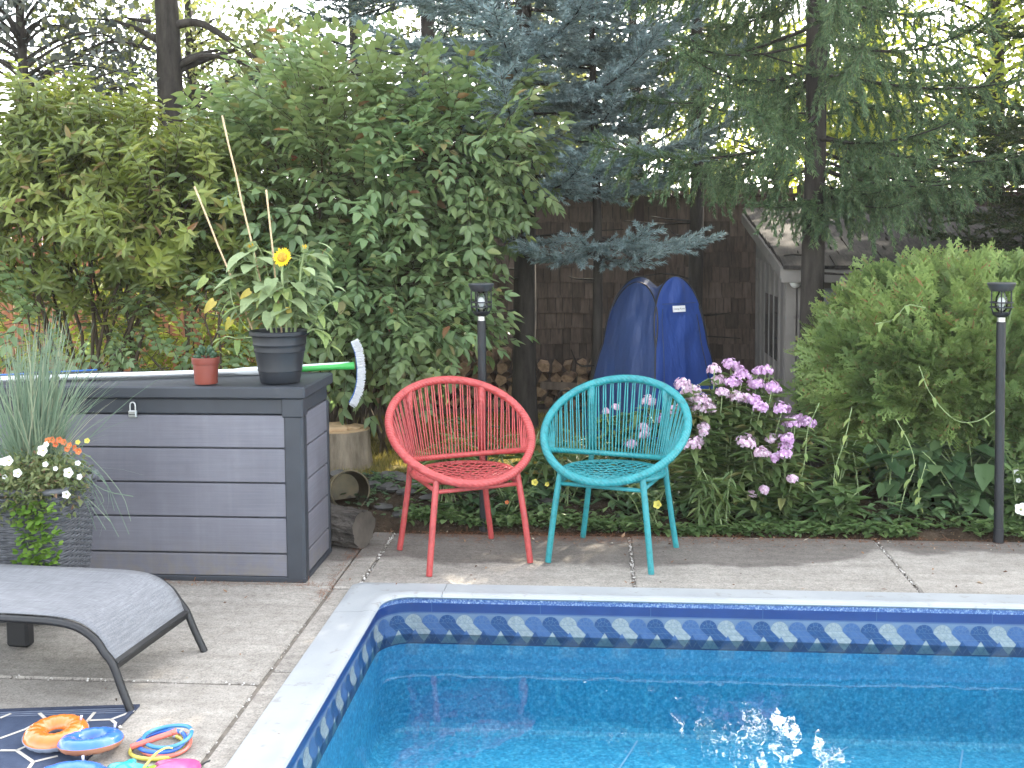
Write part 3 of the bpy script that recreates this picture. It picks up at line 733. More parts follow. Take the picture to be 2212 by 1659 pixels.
MB().box(pl,(.036,.016,.030),bev=.003).build('lock_body',MT['steel'],lock)
MB().tube(smoothpath([pl+np.array(q) for q in((-.0115,0,.012),(-.0115,0,.036),(-.008,0,.047),(0,0,.051),(.008,0,.047),(.0115,0,.036),(.0115,0,.012))],20),.0032,7).build('shackle',MT['steel'],lock,smooth=True)
MB().box(pl+np.array([0,-.0085,-.002]),(.026,.0015,.004)).build('engraving',MT['resin'],lock)

# ------------------------------------------------------------------ pool brush on its pole, lying on the lid
MT['black']=surf('black_plastic',(.004,.004,.005),(.008,.008,.010),rough=.45,scale=12)
MT['bluepl']=surf('blue_plastic',(.02,.12,.45),(.03,.17,.52),rough=.4)
MT['green']=surf('green_plastic',(.04,.34,.06),(.055,.40,.085),rough=.4)
MT['whitepl']=surf('white_plastic',(.62,.66,.68),(.74,.77,.78),rough=.45,scale=9)
MT['bristle']=surf('white_bristle',(.7,.71,.72),(.84,.85,.85),rough=.9,scale=60,stretch=(1,1,4),bumpn=1.,bscale=120,bdist=.01)
br=thing('pool_brush','long silver telescopic pole with a green handled pool brush lying on the storage box','pool brush',(-1.7,5.0,LT))
a0=np.array([-2.95,4.585,LT+.018]); a1=G(505,803,LT+.016); dr_=unit(a1-a0)
MB().tube(lin(a0,a1,3),.0135,12).build('pole',MT['alu'],br,smooth=R_(40))
g0=G(72,812,LT+.02); g1=G(216,809,LT+.02)
MB().tube(lin(g0,g1,3),.0155,12).build('grip',MT['black'],br,smooth=R_(40))
MB().tube(lin(G(0,810,LT+.03),G(210,799,LT+.03),3),.004,8).build('cord',MT['bluepl'],br,smooth=True)
h0=a1; h1=a1+dr_*.125; h2=P(764,790,5.2)
MB().tube(lin(h0,h1,4),[.013,.018,.020,.020],14).build('collar',MT['whitepl'],br,smooth=R_(40))
MB().tube([h1,h1+dr_*.05],[.0198,.0185],14).build('sleeve',MT['green'],br,smooth=R_(40))
MB().tube(lin(h1+dr_*.045,h2,6),[.017,.016,.015,.0145,.014,.019],12,flat=1.).build('handle',MT['green'],br,smooth=R_(40))
MB().tube(lin(h1+dr_*.06+np.array([0,-.004,.013]),h2+np.array([-.02,-.004,.012]),4),.0075,8).build('handle_top',MT['whitepl'],br,smooth=True)
hp=[P(u_,v_,5.2) for u_,v_ in((763,741),(771,762),(775,790),(775,820),(769,848),(758,870))]
MB().tube(smoothpath([q-np.array([.006,0,0]) for q in hp],20),.006,8).build('brush_back',MT['bluepl'],br,smooth=True)
hb=smoothpath([q+np.array([-.002,-.012,0]) for q in hp],26)
m=MB(); 
for i,q in enumerate(hb):
    tt=unit(hb[min(i+1,25)]-hb[max(i-1,0)]); out=unit(np.cross(tt,[0,1.,0])); out=out if out[0]>0 else -out
    for j in range(26):
        st=q+tt*rng.uniform(-.008,.008)+np.array([0,rng.uniform(-.018,.018),0]); m.tube([st,st+out*rng.uniform(.024,.036)+tt*rng.normal(0,.004)],[.0022,.0016],4)
m.build('bristles',MT['bristle'],br)

# ------------------------------------------------------------------ flower pots on the lid
MT['potblack']=surf('black_pot',(.006,.0085,.013),(.010,.013,.018),rough=.5,scale=6,spots=(16,.68,(.018,.021,.026)))
MT['terracotta']=surf('terracotta_plastic',(.17,.035,.022),(.21,.047,.03),rough=.5,scale=6)
MT['potsoil']=surf('potting_soil',(.02,.013,.008),(.05,.035,.02),rough=1.,scale=30,bumpn=1.,bscale=60,bdist=.01)
pb=G(603,826,LT); pb[1]+=.02
sun_pot=thing('potted_sunflower','sunflowers and tomato vines growing in a black ribbed pot on the box','potted plant',pb)
MB().lathe([(.0005,.002),(.083,.0),(.087,.006),(.094,.05),(.0965,.052),(.0975,.058),(.0965,.063),(.108,.135),(.111,.137),(.112,.143),(.1105,.148),(.113,.163),(.116,.165),(.117,.171),(.115,.176),(.119,.205),(.128,.207),(.131,.212),(.131,.226),(.127,.229),(.122,.226),(.119,.2),(.0005,.198)],pb,36).build('pot',MT['potblack'],sun_pot,smooth=R_(30))
MB().lathe([(.0005,.202),(.06,.206),(.119,.203)],pb,20).build('soil',MT['potsoil'],sun_pot)
pt=G(443,829,LT); pt[1]+=.015
small_pot=thing('potted_succulent','little dark succulent in a terracotta coloured plastic pot','potted plant',pt)
MB().lathe([(.0005,.006),(.044,.004),(.048,.0),(.0495,.006),(.054,.086),(.0585,.087),(.060,.091),(.0605,.114),(.0585,.116),(.056,.112),(.054,.1),(.0005,.098)],pt,28).build('pot',MT['terracotta'],small_pot,smooth=R_(30))
MB().lathe([(.0005,.103),(.054,.101)],pt,16).build('soil',MT['potsoil'],small_pot)
MT['succulent']=leafmat('succulent_leaf',[(0,(.03,.07,.035)),(1,(.07,.13,.07))],trans=.1,rough=.4)
sv=MB().lathe([(.0005,-.5),(.10,-.42),(.24,-.1),(.28,.15),(.2,.4),(.0005,.5)],(0,0,.5),7)
sm_=bpy.data.meshes.new('leaf'); V=np.array(sv.V); V[:,1]*=.45; sm_.from_pydata(V.tolist(),[],sv.F); sm_.materials.append(MT['succulent']); sm_.shade_smooth()
for k in range(26):
    f=k/26; o=link('leaf',sm_,small_pot); a=k*2.4; tl=.25+.95*(1-f)+random.uniform(-.1,.1); rr=.028*(1-f*.6)
    o.location=(rr*math.cos(a),rr*math.sin(a)+.0,.098+.042*f); o.rotation_euler=(0,tl,a); o.scale=(.032,.032,.034)

MT['bamboo']=surf('bamboo_cane',(.42,.29,.16),(.55,.41,.25),rough=.55,scale=5,stretch=(4,4,30),spots=(26,.66,(.28,.18,.1)))
for (u0,v0,u1,v1,lb) in ((420,403,520,690,'short tan garden cane leaning out beside the small pot'),(480,250,585,708,'tallest tan garden cane standing in the black pot'),(575,410,610,705,'short tan garden cane standing behind the yellow sunflower')):
    p0=P(u1,v1,4.80 if u0==480 else 4.78); p1=P(u0,v0,4.86)
    p0=pb+np.array([(p0-pb)[0]*.6,.03,.16])
    st=thing('garden_cane',lb,'cane',p0,'garden canes in the black pot'); L=np.linalg.norm(p1-p0)
    pts=lin(p0,p1,9); pts[1:-1]+=rng.normal(0,.0012,(7,3)); MB().tube(pts,.0042,7).build('cane',MT['bamboo'],st,smooth=True)
    for f in (.35,.6,.82): 
        q=p0+(p1-p0)*f; dd=unit(p1-p0); MB().tube([q-dd*.004,q,q+dd*.004],[.0042,.0054,.0042],7).build('node',MT['bamboo'],st,smooth=True)

# ------------------------------------------------------------------ sun lounger
def slingmat():
    m,t,o=nodes('grey_sling_fabric'); b=N(t,'BsdfPrincipled',Roughness=.8)
    p=coord(t,'Object',(1,1,1)); mp=N(t,'Mapping'); mp.inputs['Scale'].default_value=(14,260,260); t.links.new(p,mp.inputs[0]); g=noise(t,mp.outputs[0],1.,2)
    mp2=N(t,'Mapping'); mp2.inputs['Scale'].default_value=(260,14,14); t.links.new(p,mp2.inputs[0]); g2=noise(t,mp2.outputs[0],1.,2)
    f=noise(t,p,3.,4); c=ramp(t,f,[(.3,(.16,.165,.175)),(.7,(.205,.21,.22))])
    c=mixc(t,.9,c,ramp(t,g,[(.3,(.72,.72,.73)),(.7,(1.16,1.16,1.16))]),'MULTIPLY'); c=mixc(t,.9,c,ramp(t,g2,[(.3,(.75,.75,.76)),(.7,(1.14,1.14,1.14))]),'MULTIPLY')
    t.links.new(c,b.inputs['Base Color']); ad=N(t,'Math',operation='ADD'); t.links.new(g,ad.inputs[0]); t.links.new(g2,ad.inputs[1]); t.links.new(bump(t,ad.outputs[0],.3,.002),b.inputs['Normal'])
    t.links.new(b.outputs[0],o.inputs[0]); return m
MT['sling']=slingmat()
MT['frameblack']=surf('black_tube_frame',(.004,.0045,.0055),(.008,.0085,.010),rough=.5,scale=8)
lo=thing('sun_lounger','low grey sling sun lounger with black tube legs beside the rug','lounger',(-1.535,3.60,0),None,R_(-6))
# local: +x runs to the foot end, y across (far side +)
W2=.243; pf=[(-1.9,.62),(-1.75,.585),(-1.3,.40),(-1.12,.31),(-1.0,.292),(-.6,.29),(-.30,.293),(-.17,.290),(-.10,.275),(-.045,.24),(-.015,.20),(.01,.155)]
pth=smoothpath([(x,0,z) for x,z in pf],60)
V=[];F=[]; ny=13
for i,q in enumerate(pth):
    for j in range(ny):
        y=-W2+2*W2*j/(ny-1); sag=-.010*(1-(y/W2)**2); V.append((q[0],y,q[2]+sag*(1 if q[0]<-.08 else .4)))
for i in range(59):
    for j in range(ny-1): F.append((i*ny+j,(i+1)*ny+j,(i+1)*ny+j+1,i*ny+j+1))
sg=MB().add(V,F).build('sling',MT['sling'],lo,smooth=True,local=True)
sm=sg.modifiers.new('thickness','SOLIDIFY'); sm.thickness=.004; sm.offset=0
for sy in (-1,1):
    yy_=sy*(W2+.008)
    pts=[(x,yy_,z-.016) for x,z in pf[:-1]]+[(.012,yy_*1.0,.15),(.04,yy_*1.01,.08),(.075,yy_*1.03,0.)]
    MB().tube(smoothpath(pts,60),.0155,10,flat=.75).build('leg',MT['frameblack'],lo,smooth=R_(50),local=True)
    MB().tube([(-.95,yy_,.27),(-1.0,yy_*.98,.0)],.0145,8).build('leg',MT['frameblack'],lo,smooth=R_(50),local=True)
    MB().tube([(-1.55,yy_,.49),(-1.62,yy_*.98,.0)],.0145,8).build('leg',MT['frameblack'],lo,smooth=R_(50),local=True)
MB().box((.012,0,.142),(.022,2*W2,.03),rot=roty(R_(20)),bev=.003).build('cross_bar',MT['frameblack'],lo,local=True)
MB().box((-.55,0,.255),(.03,2*W2,.025),bev=.003).build('cross_bar',MT['frameblack'],lo,local=True)
MB().box((-.62,.19,.09),(.09,.05,.17),bev=.01).build('wheel_bracket',MT['frameblack'],lo,local=True)

# ------------------------------------------------------------------ rug
MT['rug']=surf('navy_rug_weave',(.022,.036,.072),(.034,.052,.095),rough=.95,scale=30,bumpn=.5,bscale=220,bdist=.003)
MT['ruglight']=surf('cream_rug_weave',(.42,.39,.34),(.52,.49,.43),rough=.95,scale=40,bumpn=.5,bscale=220,bdist=.003)
MT['rugedge']=surf('rug_binding',(.015,.022,.045),(.028,.038,.07),rough=.9,scale=40)
MT['rugmid']=surf('rug_stripe',(.10,.12,.17),(.14,.16,.21),rough=.95,scale=40)
rc_=np.array([-1.478,3.375]); rx_=unit((-1.,-.145)); ry_=np.array([.0,-1.])
def rp(a,b,z): q=rc_+rx_*a+ry_*b; return (q[0],q[1],z)
rug=thing('outdoor_rug','navy outdoor rug with cream hexagon lines under the swim rings','rug',(rc_[0],rc_[1],0))
def flat(name,pts,z0,z1,mat):
    n=len(pts); m=MB(); V=[rp(a,b,z1) for a,b in pts]+[rp(a,b,z0) for a,b in pts]; F=[tuple(range(n))]+[(i,n+i,n+(i+1)%n,(i+1)%n) for i in range(n)]
    return m.add(V,F).build(name,mat,rug)
flat('weave',[(0,0),(1.5,0),(1.5,2.2),(0,2.2)][::-1],.001,.006,MT['rug'])
flat('binding',[(-.002,-.002),(1.5,-.002),(1.5,.014),(.012,.014),(.012,2.2),(-.002,2.2)][::-1],.001,.0085,MT['rugedge'])
for o_ in (.022,.036,.050): flat('stripe',[(.02,o_),(1.5,o_),(1.5,o_+.004),(.02,o_+.004)][::-1],.0055,.0072,MT['rugmid'])
def bar_(u0,v0,u1,v1,wd=.011):
    a=G(u0,v0); b=G(u1,v1); d=unit((b-a)[:2]); n_=np.array([-d[1],d[0]])*wd/2
    V=[(a[0]+n_[0],a[1]+n_[1],.0075),(a[0]-n_[0],a[1]-n_[1],.0075),(b[0]-n_[0],b[1]-n_[1],.0075),(b[0]+n_[0],b[1]+n_[1],.0075)]
    MB().add(V,[(0,1,2,3)]).build('hexagon_line',MT['ruglight'],rug)
for q in ((290,1540,240,1559),(240,1559,190,1561),(240,1559,262,1577),(190,1561,172,1574),(190,1561,205,1543),(85,1545,97,1556),(0,1600,55,1580),(55,1580,97,1558),(0,1626,36,1626),(36,1626,64,1614),(36,1626,72,1651),(72,1651,125,1638),(72,1651,60,1668),(0,1556,24,1546)): bar_(*q)

# ------------------------------------------------------------------ pool toys
def vinyl(name,c,c2,alpha=1.,rough=.22):
    m,t,o=nodes(name); b=N(t,'BsdfPrincipled',Roughness=rough); b.inputs['Specular IOR Level'].default_value=.6; b.inputs['Coat Weight'].default_value=.3; b.inputs['Coat Roughness'].default_value=.12
    v=coord(t,'Object'); f=noise(t,v,14,3); t.links.new(ramp(t,f,[(.3,c),(.7,c2)]),b.inputs['Base Color']); b.inputs['Subsurface Weight'].default_value=.0
    if alpha<1: b.inputs['Transmission Weight'].default_value=.0; b.inputs['Alpha'].default_value=alpha
    t.links.new(bump(t,noise(t,v,26,3),.25,.006),b.inputs['Normal']); t.links.new(b.outputs[0],o.inputs[0]); return m
MT['vor']=vinyl('orange_vinyl',(.55,.135,.015),(.62,.18,.03)); MT['vbl']=vinyl('blue_vinyl',(.03,.13,.48),(.045,.17,.54)); MT['vpe']=vinyl('peach_vinyl',(.42,.17,.09),(.48,.22,.13)); MT['vgr']=vinyl('grey_vinyl',(.25,.30,.38),(.32,.36,.44))
MT['vte']=vinyl('teal_vinyl',(.015,.34,.33),(.03,.42,.39)); MT['vli']=vinyl('lime_vinyl',(.26,.50,.03),(.33,.56,.06)); MT['vpi']=vinyl('pink_vinyl',(.55,.06,.22),(.60,.12,.30),.8); MT['vye']=vinyl('yellow_vinyl',(.55,.48,.06),(.60,.54,.12)); MT['vco']=vinyl('coral_tube',(.60,.12,.085),(.66,.17,.12)); MT['vb2']=vinyl('royal_tube',(.02,.12,.55),(.03,.17,.62)); MT['vb3']=vinyl('sky_tube',(.035,.20,.38),(.05,.26,.44)); MT['vclear']=vinyl('clear_valve',(.38,.37,.48),(.45,.44,.52))
def ring_toy(name,label,c,Rr,r,top,bot,tilt=0.,az=0.,lobes=16,squash=.75):
    """two-sheet inflatable ring: welded seam round the rim, puckered"""
    t=thing(name,label,'swim ring',c,'inflatable toys on the rug'); rot=rotz(az)@rotx(tilt)
    for nm,mat,sg_ in (('top_sheet',top,1),('bottom_sheet',bot,-1)):
        V=[];F=[]; na,nb=64,9
        for i in range(na):
            a=2*math.pi*i/na; pk=1-.06*(.5+.5*math.cos(lobes*a))**6
            for j in range(nb):
                b=math.pi*j/(nb-1); rad=Rr+r*math.cos(b)*(pk if j<5 else 1.); z=sg_*r*squash*math.sin(b)*pk
                V.append((rad*math.cos(a),rad*math.sin(a),z))
        for i in range(na):
            for j in range(nb-1):
                a_,b_=i*nb+j,((i+1)%na)*nb+j; F.append((a_,b_,b_+1,a_+1) if sg_>0 else (a_,a_+1,b_+1,b_))
        MB().add(np.array(V)@rot.T+np.asarray(c),F).build(nm,mat,t,smooth=True)
    V=[((Rr+r*k_)*math.cos(a),(Rr+r*k_)*math.sin(a),z) for a in np.linspace(0,2*math.pi,64,endpoint=False) for k_,z in((.99,.001),(1.05,.001),(1.05,-.001),(.99,-.001))]
    MB().add(np.array(V)@rot.T+np.asarray(c),[(i*4+j,((i+1)%64)*4+j,((i+1)%64)*4+(j+1)%4,i*4+(j+1)%4) for i in range(64) for j in range(4)]).build('seam',bot,t)
    vp=np.array([(Rr+r*.4)*math.cos(.6),(Rr+r*.4)*math.sin(.6),r*squash*.85]); MB().tube(np.array([vp,vp+np.array([.002,.004,.014])])@rot.T+np.asarray(c),[.0035,.0042],8).build('valve',MT['vclear'],t,smooth=True)
    return t
g=G(118,1611); ring_toy('swim_ring','small orange inflatable ring lying flat on the navy rug',(g[0],g[1]+.01,.034),.058,.034,MT['vor'],MT['vgr'],R_(4))
g=G(187,1637); ring_toy('swim_ring','blue topped inflatable ring with a peach underside on the rug corner',(g[0],g[1]+.03,.036),.062,.030,MT['vbl'],MT['vpe'],R_(-9),.3,14)
g=G(150,1738); ring_toy('swim_ring','large blue inflatable ring lying on the rug edge',(g[0]-.015,g[1]+.02,.036),.085,.036,MT['vbl'],MT['vbl'],R_(3),1.,14)
def hoop_toy(label,c,R1,mat,tilt,az,sq=1.):
    t=thing('dive_ring',label,'dive ring',c,'plastic dive rings beside the pool'); rot=rotz(az)@rotx(tilt)
    pts=np.array([(R1*math.cos(a),R1*sq*math.sin(a),.003*math.sin(2*a)) for a in np.linspace(0,2*math.pi,48,endpoint=False)])@rot.T+np.asarray(c)
    MB().tube(pts,.0062,8,closed=True).build('ring',mat,t,smooth=True)
    q=pts[5]; q2=pts[6]; MB().tube([q,q2],.0071,8).build('joint_sleeve',MT['vclear'],t,smooth=True); return t
h=G(352,1616)
hoop_toy('royal blue plastic dive ring in the pile by the pool edge',(h[0]-.004,h[1],.020),.068,MT['vb2'],R_(1),.2)
hoop_toy('sky blue plastic dive ring on top of the pile',(h[0]+.012,h[1]+.010,.033),.068,MT['vb3'],R_(2),-.3)
hoop_toy('yellow plastic dive ring at the bottom of the pile',(h[0]-.012,h[1]-.012,.007),.076,MT['vye'],R_(0),.5)
hoop_toy('red plastic dive ring at the bottom of the pile',(h[0]+.010,h[1]-.002,.012),.070,MT['vco'],R_(2),.1)
s0=G(282,1614,.03); s1=G(380,1580,.055)
t=thing('dive_stick','coral plastic stick leaning across the dive rings','dive stick',s0); MB().tube(lin(s0,s1,6),.0085,10).build('stick',MT['vco'],t,smooth=True); MB().tube([s1-unit(s1-s0)*.012,s1+unit(s1-s0)*.003],[.0092,.0088],10).build('end_cap',MT['vco'],t,smooth=True)
def pillow(name,label,cat,c,poly,h_,mat,extra=None,az=0.):
    """puffed two-sheet toy from an outline"""
    t=thing(name,label,cat,c,'small inflatable toys by the pool'); pts=smoothpath(poly+[poly[0]],48)[:-1]; cen=pts.mean(0); k=len(pts); V=[];F=[]
    rings=[1.,.93,.78,.55,.28]
    for s_ in (1,-1):
        o_=len(V)
        for f in rings:
            for p_ in pts: q=cen+(p_-cen)*f; V.append((q[0],q[1],s_*h_*math.sqrt(max(0,1-f*f))+.0))
        V.append((cen[0],cen[1],s_*h_))
        for i in range(len(rings)-1):
            for j in range(k): 
                a_=o_+i*k+j; b_=o_+i*k+(j+1)%k; F.append((a_,b_,b_+k,a_+k) if s_>0 else (a_,a_+k,b_+k,b_))
        for j in range(k):
            a_=o_+4*k+j; b_=o_+4*k+(j+1)%k; F.append((a_,b_,len(V)-1) if s_>0 else (b_,a_,len(V)-1))
    V=np.array(V)@rotz(az).T+np.asarray(c); MB().add(V,F).build('body',mat,t,smooth=True)
    if extra: extra(t,np.asarray(c))
    return t
def star(R0,R1,n): return [((R0 if i%2==0 else R1)*math.cos(math.pi*i/n+.3),(R0 if i%2==0 else R1)*math.sin(math.pi*i/n+.3),0.) for i in range(2*n)]
g=G(272,1694); pillow('inflatable_star','teal puffed inflatable toy lying between the blue ring and the lime toy','inflatable toy',(g[0],g[1],.03),star(.068,.042,5),.03,MT['vte'])
g=G(322,1700); pillow('inflatable_star','lime green puffed inflatable toy with a yellow strap','inflatable toy',(g[0],g[1],.026),star(.055,.036,5),.026,MT['vli'],lambda t,c: MB().tube(smoothpath([c+np.array(q) for q in((-.02,.01,.02),(.0,.045,.045),(.02,.075,.05),(.035,.085,.045))],12),.005,6,flat=.4).build('strap',MT['vye'],t,smooth=True))
g=G(388,1692); pillow('inflatable_fish','translucent pink inflatable fish with a dark tail tab','inflatable toy',(g[0],g[1]+.004,.03),[(-.085,.03,0),(-.04,.045,0),(.02,.05,0),(.045,.045,0),(.05,.0,0),(.04,-.045,0),(-.02,-.05,0),(-.08,-.03,0),(-.06,0,0)],.03,MT['vpi'],lambda t,c: MB().tube(smoothpath([c+np.array(q) for q in((.044,.043,.0),(.058,.052,.006),(.068,.050,.010))],8),[.004]*8,6,flat=.4).build('tail_tab',MT['black'],t))

# ------------------------------------------------------------------ lamp posts
MT['lampblack']=surf('black_lamp_metal',(.004,.005,.007),(.008,.009,.012),rough=.5,scale=9,spots=(14,.68,(.02,.02,.022)))
MT['panel']=surf('solar_cap',(.025,.027,.03),(.045,.047,.05),rough=.4)
def glassmat(name):
    m,t,o=nodes(name); gl=N(t,'BsdfGlossy',Roughness=.05); tr=N(t,'BsdfTransparent'); tr.inputs[0].default_value=(.9,.92,.92,1); fr=N(t,'Fresnel',IOR=1.45); mx=N(t,'MixShader')
    t.links.new(fr.outputs[0],mx.inputs[0]); t.links.new(tr.outputs[0],mx.inputs[1]); t.links.new(gl.outputs[0],mx.inputs[2]); t.links.new(mx.outputs[0],o.inputs[0]); return m
MT['glass']=glassmat('clear_glass')
MT['bulb']=surf('bulb_base',(.5,.5,.48),(.62,.6,.56),rough=.4)
def lamp(label,x,y,tilt):
    t=thing('lamp_post',label,'lamp post',(x,y,0),'solar lantern posts along the deck'); b=lambda z,dx=0,dy=0: np.array([x+tilt*z+dx,y+dy,z])
    MB().tube([b(-.03),b(.5),b(1.075)],.0215,14).build('post',MT['lampblack'],t,smooth=R_(40))
    MB().tube([b(.0),b(.07)],[.0245,.0235],14).build('foot_sleeve',MT['lampblack'],t,smooth=R_(40))
    MB().tube([b(1.072),b(1.098)],.0185,14).build('collar',MT['steel'],t,smooth=R_(40))
    MB().tube([b(1.096),b(1.104),b(1.112),b(1.12)],[.02,.034,.04,.042],16).build('lantern_base',MT['lampblack'],t,smooth=R_(30))
    for k in range(6):
        a=k*math.pi/3+.2; c,s_=math.cos(a),math.sin(a); MB().tube([b(1.112,.038*c,.038*s_),b(1.14,.050*c,.050*s_),b(1.225,.050*c,.050*s_)],.0032,6).build('cage_bar',MT['lampblack'],t)
    for z in (1.145,1.168): MB().tube([b(z,.0515*math.cos(a),.0515*math.sin(a)) for a in np.linspace(0,2*math.pi,24,endpoint=False)],.0032,6,closed=True).build('cage_ring',MT['lampblack'],t,smooth=True)
    MB().tube([b(1.222),b(1.228),b(1.25),b(1.258),b(1.262)],[.045,.052,.062,.0655,.062],24).build('cap',MT['panel'],t,smooth=R_(30))
    MB().lathe([(.012,1.12),(.026,1.135),(.030,1.16),(.026,1.19),(.016,1.21),(.014,1.222)],(x+tilt*1.17,y,0),16).build('glass_shade',MT['glass'],t,smooth=True)
    MB().lathe([(.009,1.12),(.009,1.145),(.016,1.16),(.017,1.175),(.010,1.19),(.0005,1.193)],(x+tilt*1.17,y,0),12).build('bulb',MT['bulb'],t,smooth=True)
lamp('black lantern post standing behind the coral red chair',-.585,5.53,-.004)
lamp('black lantern post standing in front of the round cedar bush',1.93,5.465,-.012)

# ------------------------------------------------------------------ changing tent
def fabric(name,c,c2):
    m,t,o=nodes(name); b=N(t,'BsdfPrincipled',Roughness=.55); b.inputs['Specular IOR Level'].default_value=.4
    v=coord(t,'Object'); f=noise(t,v,2.5,3); t.links.new(ramp(t,f,[(.3,c),(.7,c2)]),b.inputs['Base Color'])
    mp=N(t,'Mapping'); mp.inputs['Scale'].default_value=(5,5,1.6); mp.inputs['Rotation'].default_value=(.3,.2,0); t.links.new(v,mp.inputs[0]); h_=noise(t,mp.outputs[0],1.7,4,.45)
    t.links.new(bump(t,h_,.9,.05),b.inputs['Normal']); 
    tr=N(t,'BsdfTranslucent'); tr.inputs[0].default_value=(*c2,1); mx=N(t,'MixShader'); mx.inputs[0].default_value=.18; t.links.new(b.outputs[0],mx.inputs[1]); t.links.new(tr.outputs[0],mx.inputs[2]); t.links.new(mx.outputs[0],o.inputs[0]); return m
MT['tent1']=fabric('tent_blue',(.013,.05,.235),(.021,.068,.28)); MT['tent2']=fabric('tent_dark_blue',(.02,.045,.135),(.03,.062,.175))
tent=thing('changing_tent','tall narrow blue pop-up changing tent behind the phlox','tent',(.40,7.62,0))
tc=[np.array([.36,7.28]),np.array([.87,7.66]),np.array([.44,8.05]),np.array([-.12,7.70])]; ctr=np.array([.405,7.67])
KZ=[(0,1),(.25,.96),(.47,.87),(.66,.775),(.85,.645),(1.0,.53),(1.1,.42),(1.16,.31),(1.19,.2),(1.205,.08),(1.208,.01)]
def tk(z): return float(np.interp(z,[a for a,_ in KZ],[b for _,b in KZ]))
Z1=.74; K1=tk(Z1); HH=[1.208,1.165,1.20,1.17]
def tedge(i,side,z,f=None):
    """edge of panel i (side 0 or 1): shared corner below, an arch of its own above"""
    j=(i+side)%4
    if f is None: f=min(1.,(z-Z1)/(HH[i]-Z1))
    if f<=0: q=ctr+(tc[j]-ctr)*tk(z); return np.array([q[0],q[1],z])
    a=K1*math.sqrt(max(0.,1-f**2.3)); mm=K1+(.50-K1)*f; z=Z1+(HH[i]-Z1)*f
    mid=(tc[i]+tc[(i+1)%4])/2; q=ctr+(mid-ctr)*mm+(tc[j]-mid)*a; return np.array([q[0],q[1],z])
lows=[(z,0.) for z in np.linspace(0,Z1,11)]; ups=[(Z1,float(q)) for q in np.sin(np.linspace(.06,math.pi/2,18))]; lev=lows+ups
te=lambda i,sd,l_: tedge(i,sd,l_[0],l_[1])
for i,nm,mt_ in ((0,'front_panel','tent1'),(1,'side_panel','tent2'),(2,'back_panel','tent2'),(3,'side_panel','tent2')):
    V=[];F=[]; k=13; nrm=unit(np.cross(np.array([*(tc[(i+1)%4]-tc[i]),0]),[0,0,1.]))
    for l_ in lev:
        a,b_=te(i,0,l_),te(i,1,l_); z=a[2]
        for j in range(k):
            f=j/(k-1); e_=math.sin(math.pi*f); V.append(a+(b_-a)*f+nrm*(.018*e_+.007*math.sin(11*f+7*z+i)*e_+.005*math.sin(23*z-9*f)*e_-.010*math.exp(-((z-.93-.05*f)/.03)**2)*e_))
    for r_ in range(len(lev)-1):
        for j in range(k-1): F.append((r_*k+j,r_*k+j+1,(r_+1)*k+j+1,(r_+1)*k+j))
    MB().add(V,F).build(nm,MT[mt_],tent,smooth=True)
    V=[]
    for q,l_ in enumerate(ups):
        A1,B1=te(i,1,l_),te((i+1)%4,0,l_); mid=(A1+B1)/2; t_=q/17; mid=mid+np.array([*(ctr-mid[:2])*.18*t_,-.055*t_]); V+=[A1,mid,B1]
    MB().add(V,[(3*r_+c,3*r_+c+1,3*r_+c+4,3*r_+c+3) for r_ in range(17) for c in (0,1)]).build('roof_gusset',MT['tent2'],tent,smooth=True)
    MB().tube([te(i,0,l_) for l_ in lev]+[te(i,1,l_) for l_ in lev[::-1][1:]],.0055,6).build('arch_pole',MT['black'],tent,smooth=True)
V=[]
for i in range(4):
    A1,B1=te(i,1,ups[-1]),te((i+1)%4,0,ups[-1]); mid=(A1+B1)/2; mid=mid+np.array([*(ctr-mid[:2])*.18,-.055]); V+=[A1,mid]
V.append(np.array([ctr[0],ctr[1],1.12])); MB().add(V,[(j,(j+1)%8,8) for j in range(8)]).build('roof_cap',MT['tent2'],tent,smooth=True)
def fpt(f,z,off):
    a,b_=tedge(0,0,z),tedge(0,1,z); nrm=unit(np.cross(np.array([*(tc[1]-tc[0]),0]),[0,0,1.])); return a+(b_-a)*f+nrm*(.020*math.sin(math.pi*f)+off)
MB().tube([fpt(.12,z,.010) for z in np.linspace(.1,1.0,12)],.0035,5).build('zip',MT['tent2'],tent)
MB().tube([fpt(.84,z,.010) for z in np.linspace(.25,.95,12)],.0028,5).build('zip',MT['black'],tent)
MB().tube([fpt(f,1.03,.010) for f in np.linspace(.1,.9,6)],.0028,5).build('zip',MT['tent2'],tent)
sgc=fpt(.45,.995,.014); a,b_=tedge(0,0,.99),tedge(0,1,.99); dx_=unit(b_-a); slope=unit(fpt(.47,1.03,0)-fpt(.47,.96,0)); nr_=unit(np.cross(dx_,slope))
RS=np.stack([dx_,np.cross(nr_,dx_),nr_],1)
MT['paper']=surf('white_card',(.72,.72,.71),(.78,.78,.77),rough=.7); MT['ink']=surf('dark_ink',(.03,.035,.05),rough=.8)
sign=thing('paper_sign','small white card sign pinned to the front of the blue tent','sign',sgc)
MB().box(sgc,(.108,.042,.003),rot=RS).build('card',MT['paper'],sign)
tcu=bpy.data.curves.new('text','FONT'); tcu.body='Change Room'; tcu.size=.0165; tcu.align_x='CENTER'; tcu.align_y='CENTER'; tcu.extrude=.0002; tcu.resolution_u=2
to=bpy.data.objects.new('text',tcu); col.objects.link(to); bpy.context.view_layer.update()
tme=bpy.data.meshes.new_from_object(to.evaluated_get(bpy.context.evaluated_depsgraph_get())); bpy.data.objects.remove(to)
tme.materials.clear(); tme.materials.append(MT['ink']); o=link('lettering',tme,sign); o.matrix_local=Matrix.Translation(Vector(nr_*.0022))@Matrix(RS.tolist()).to_4x4()

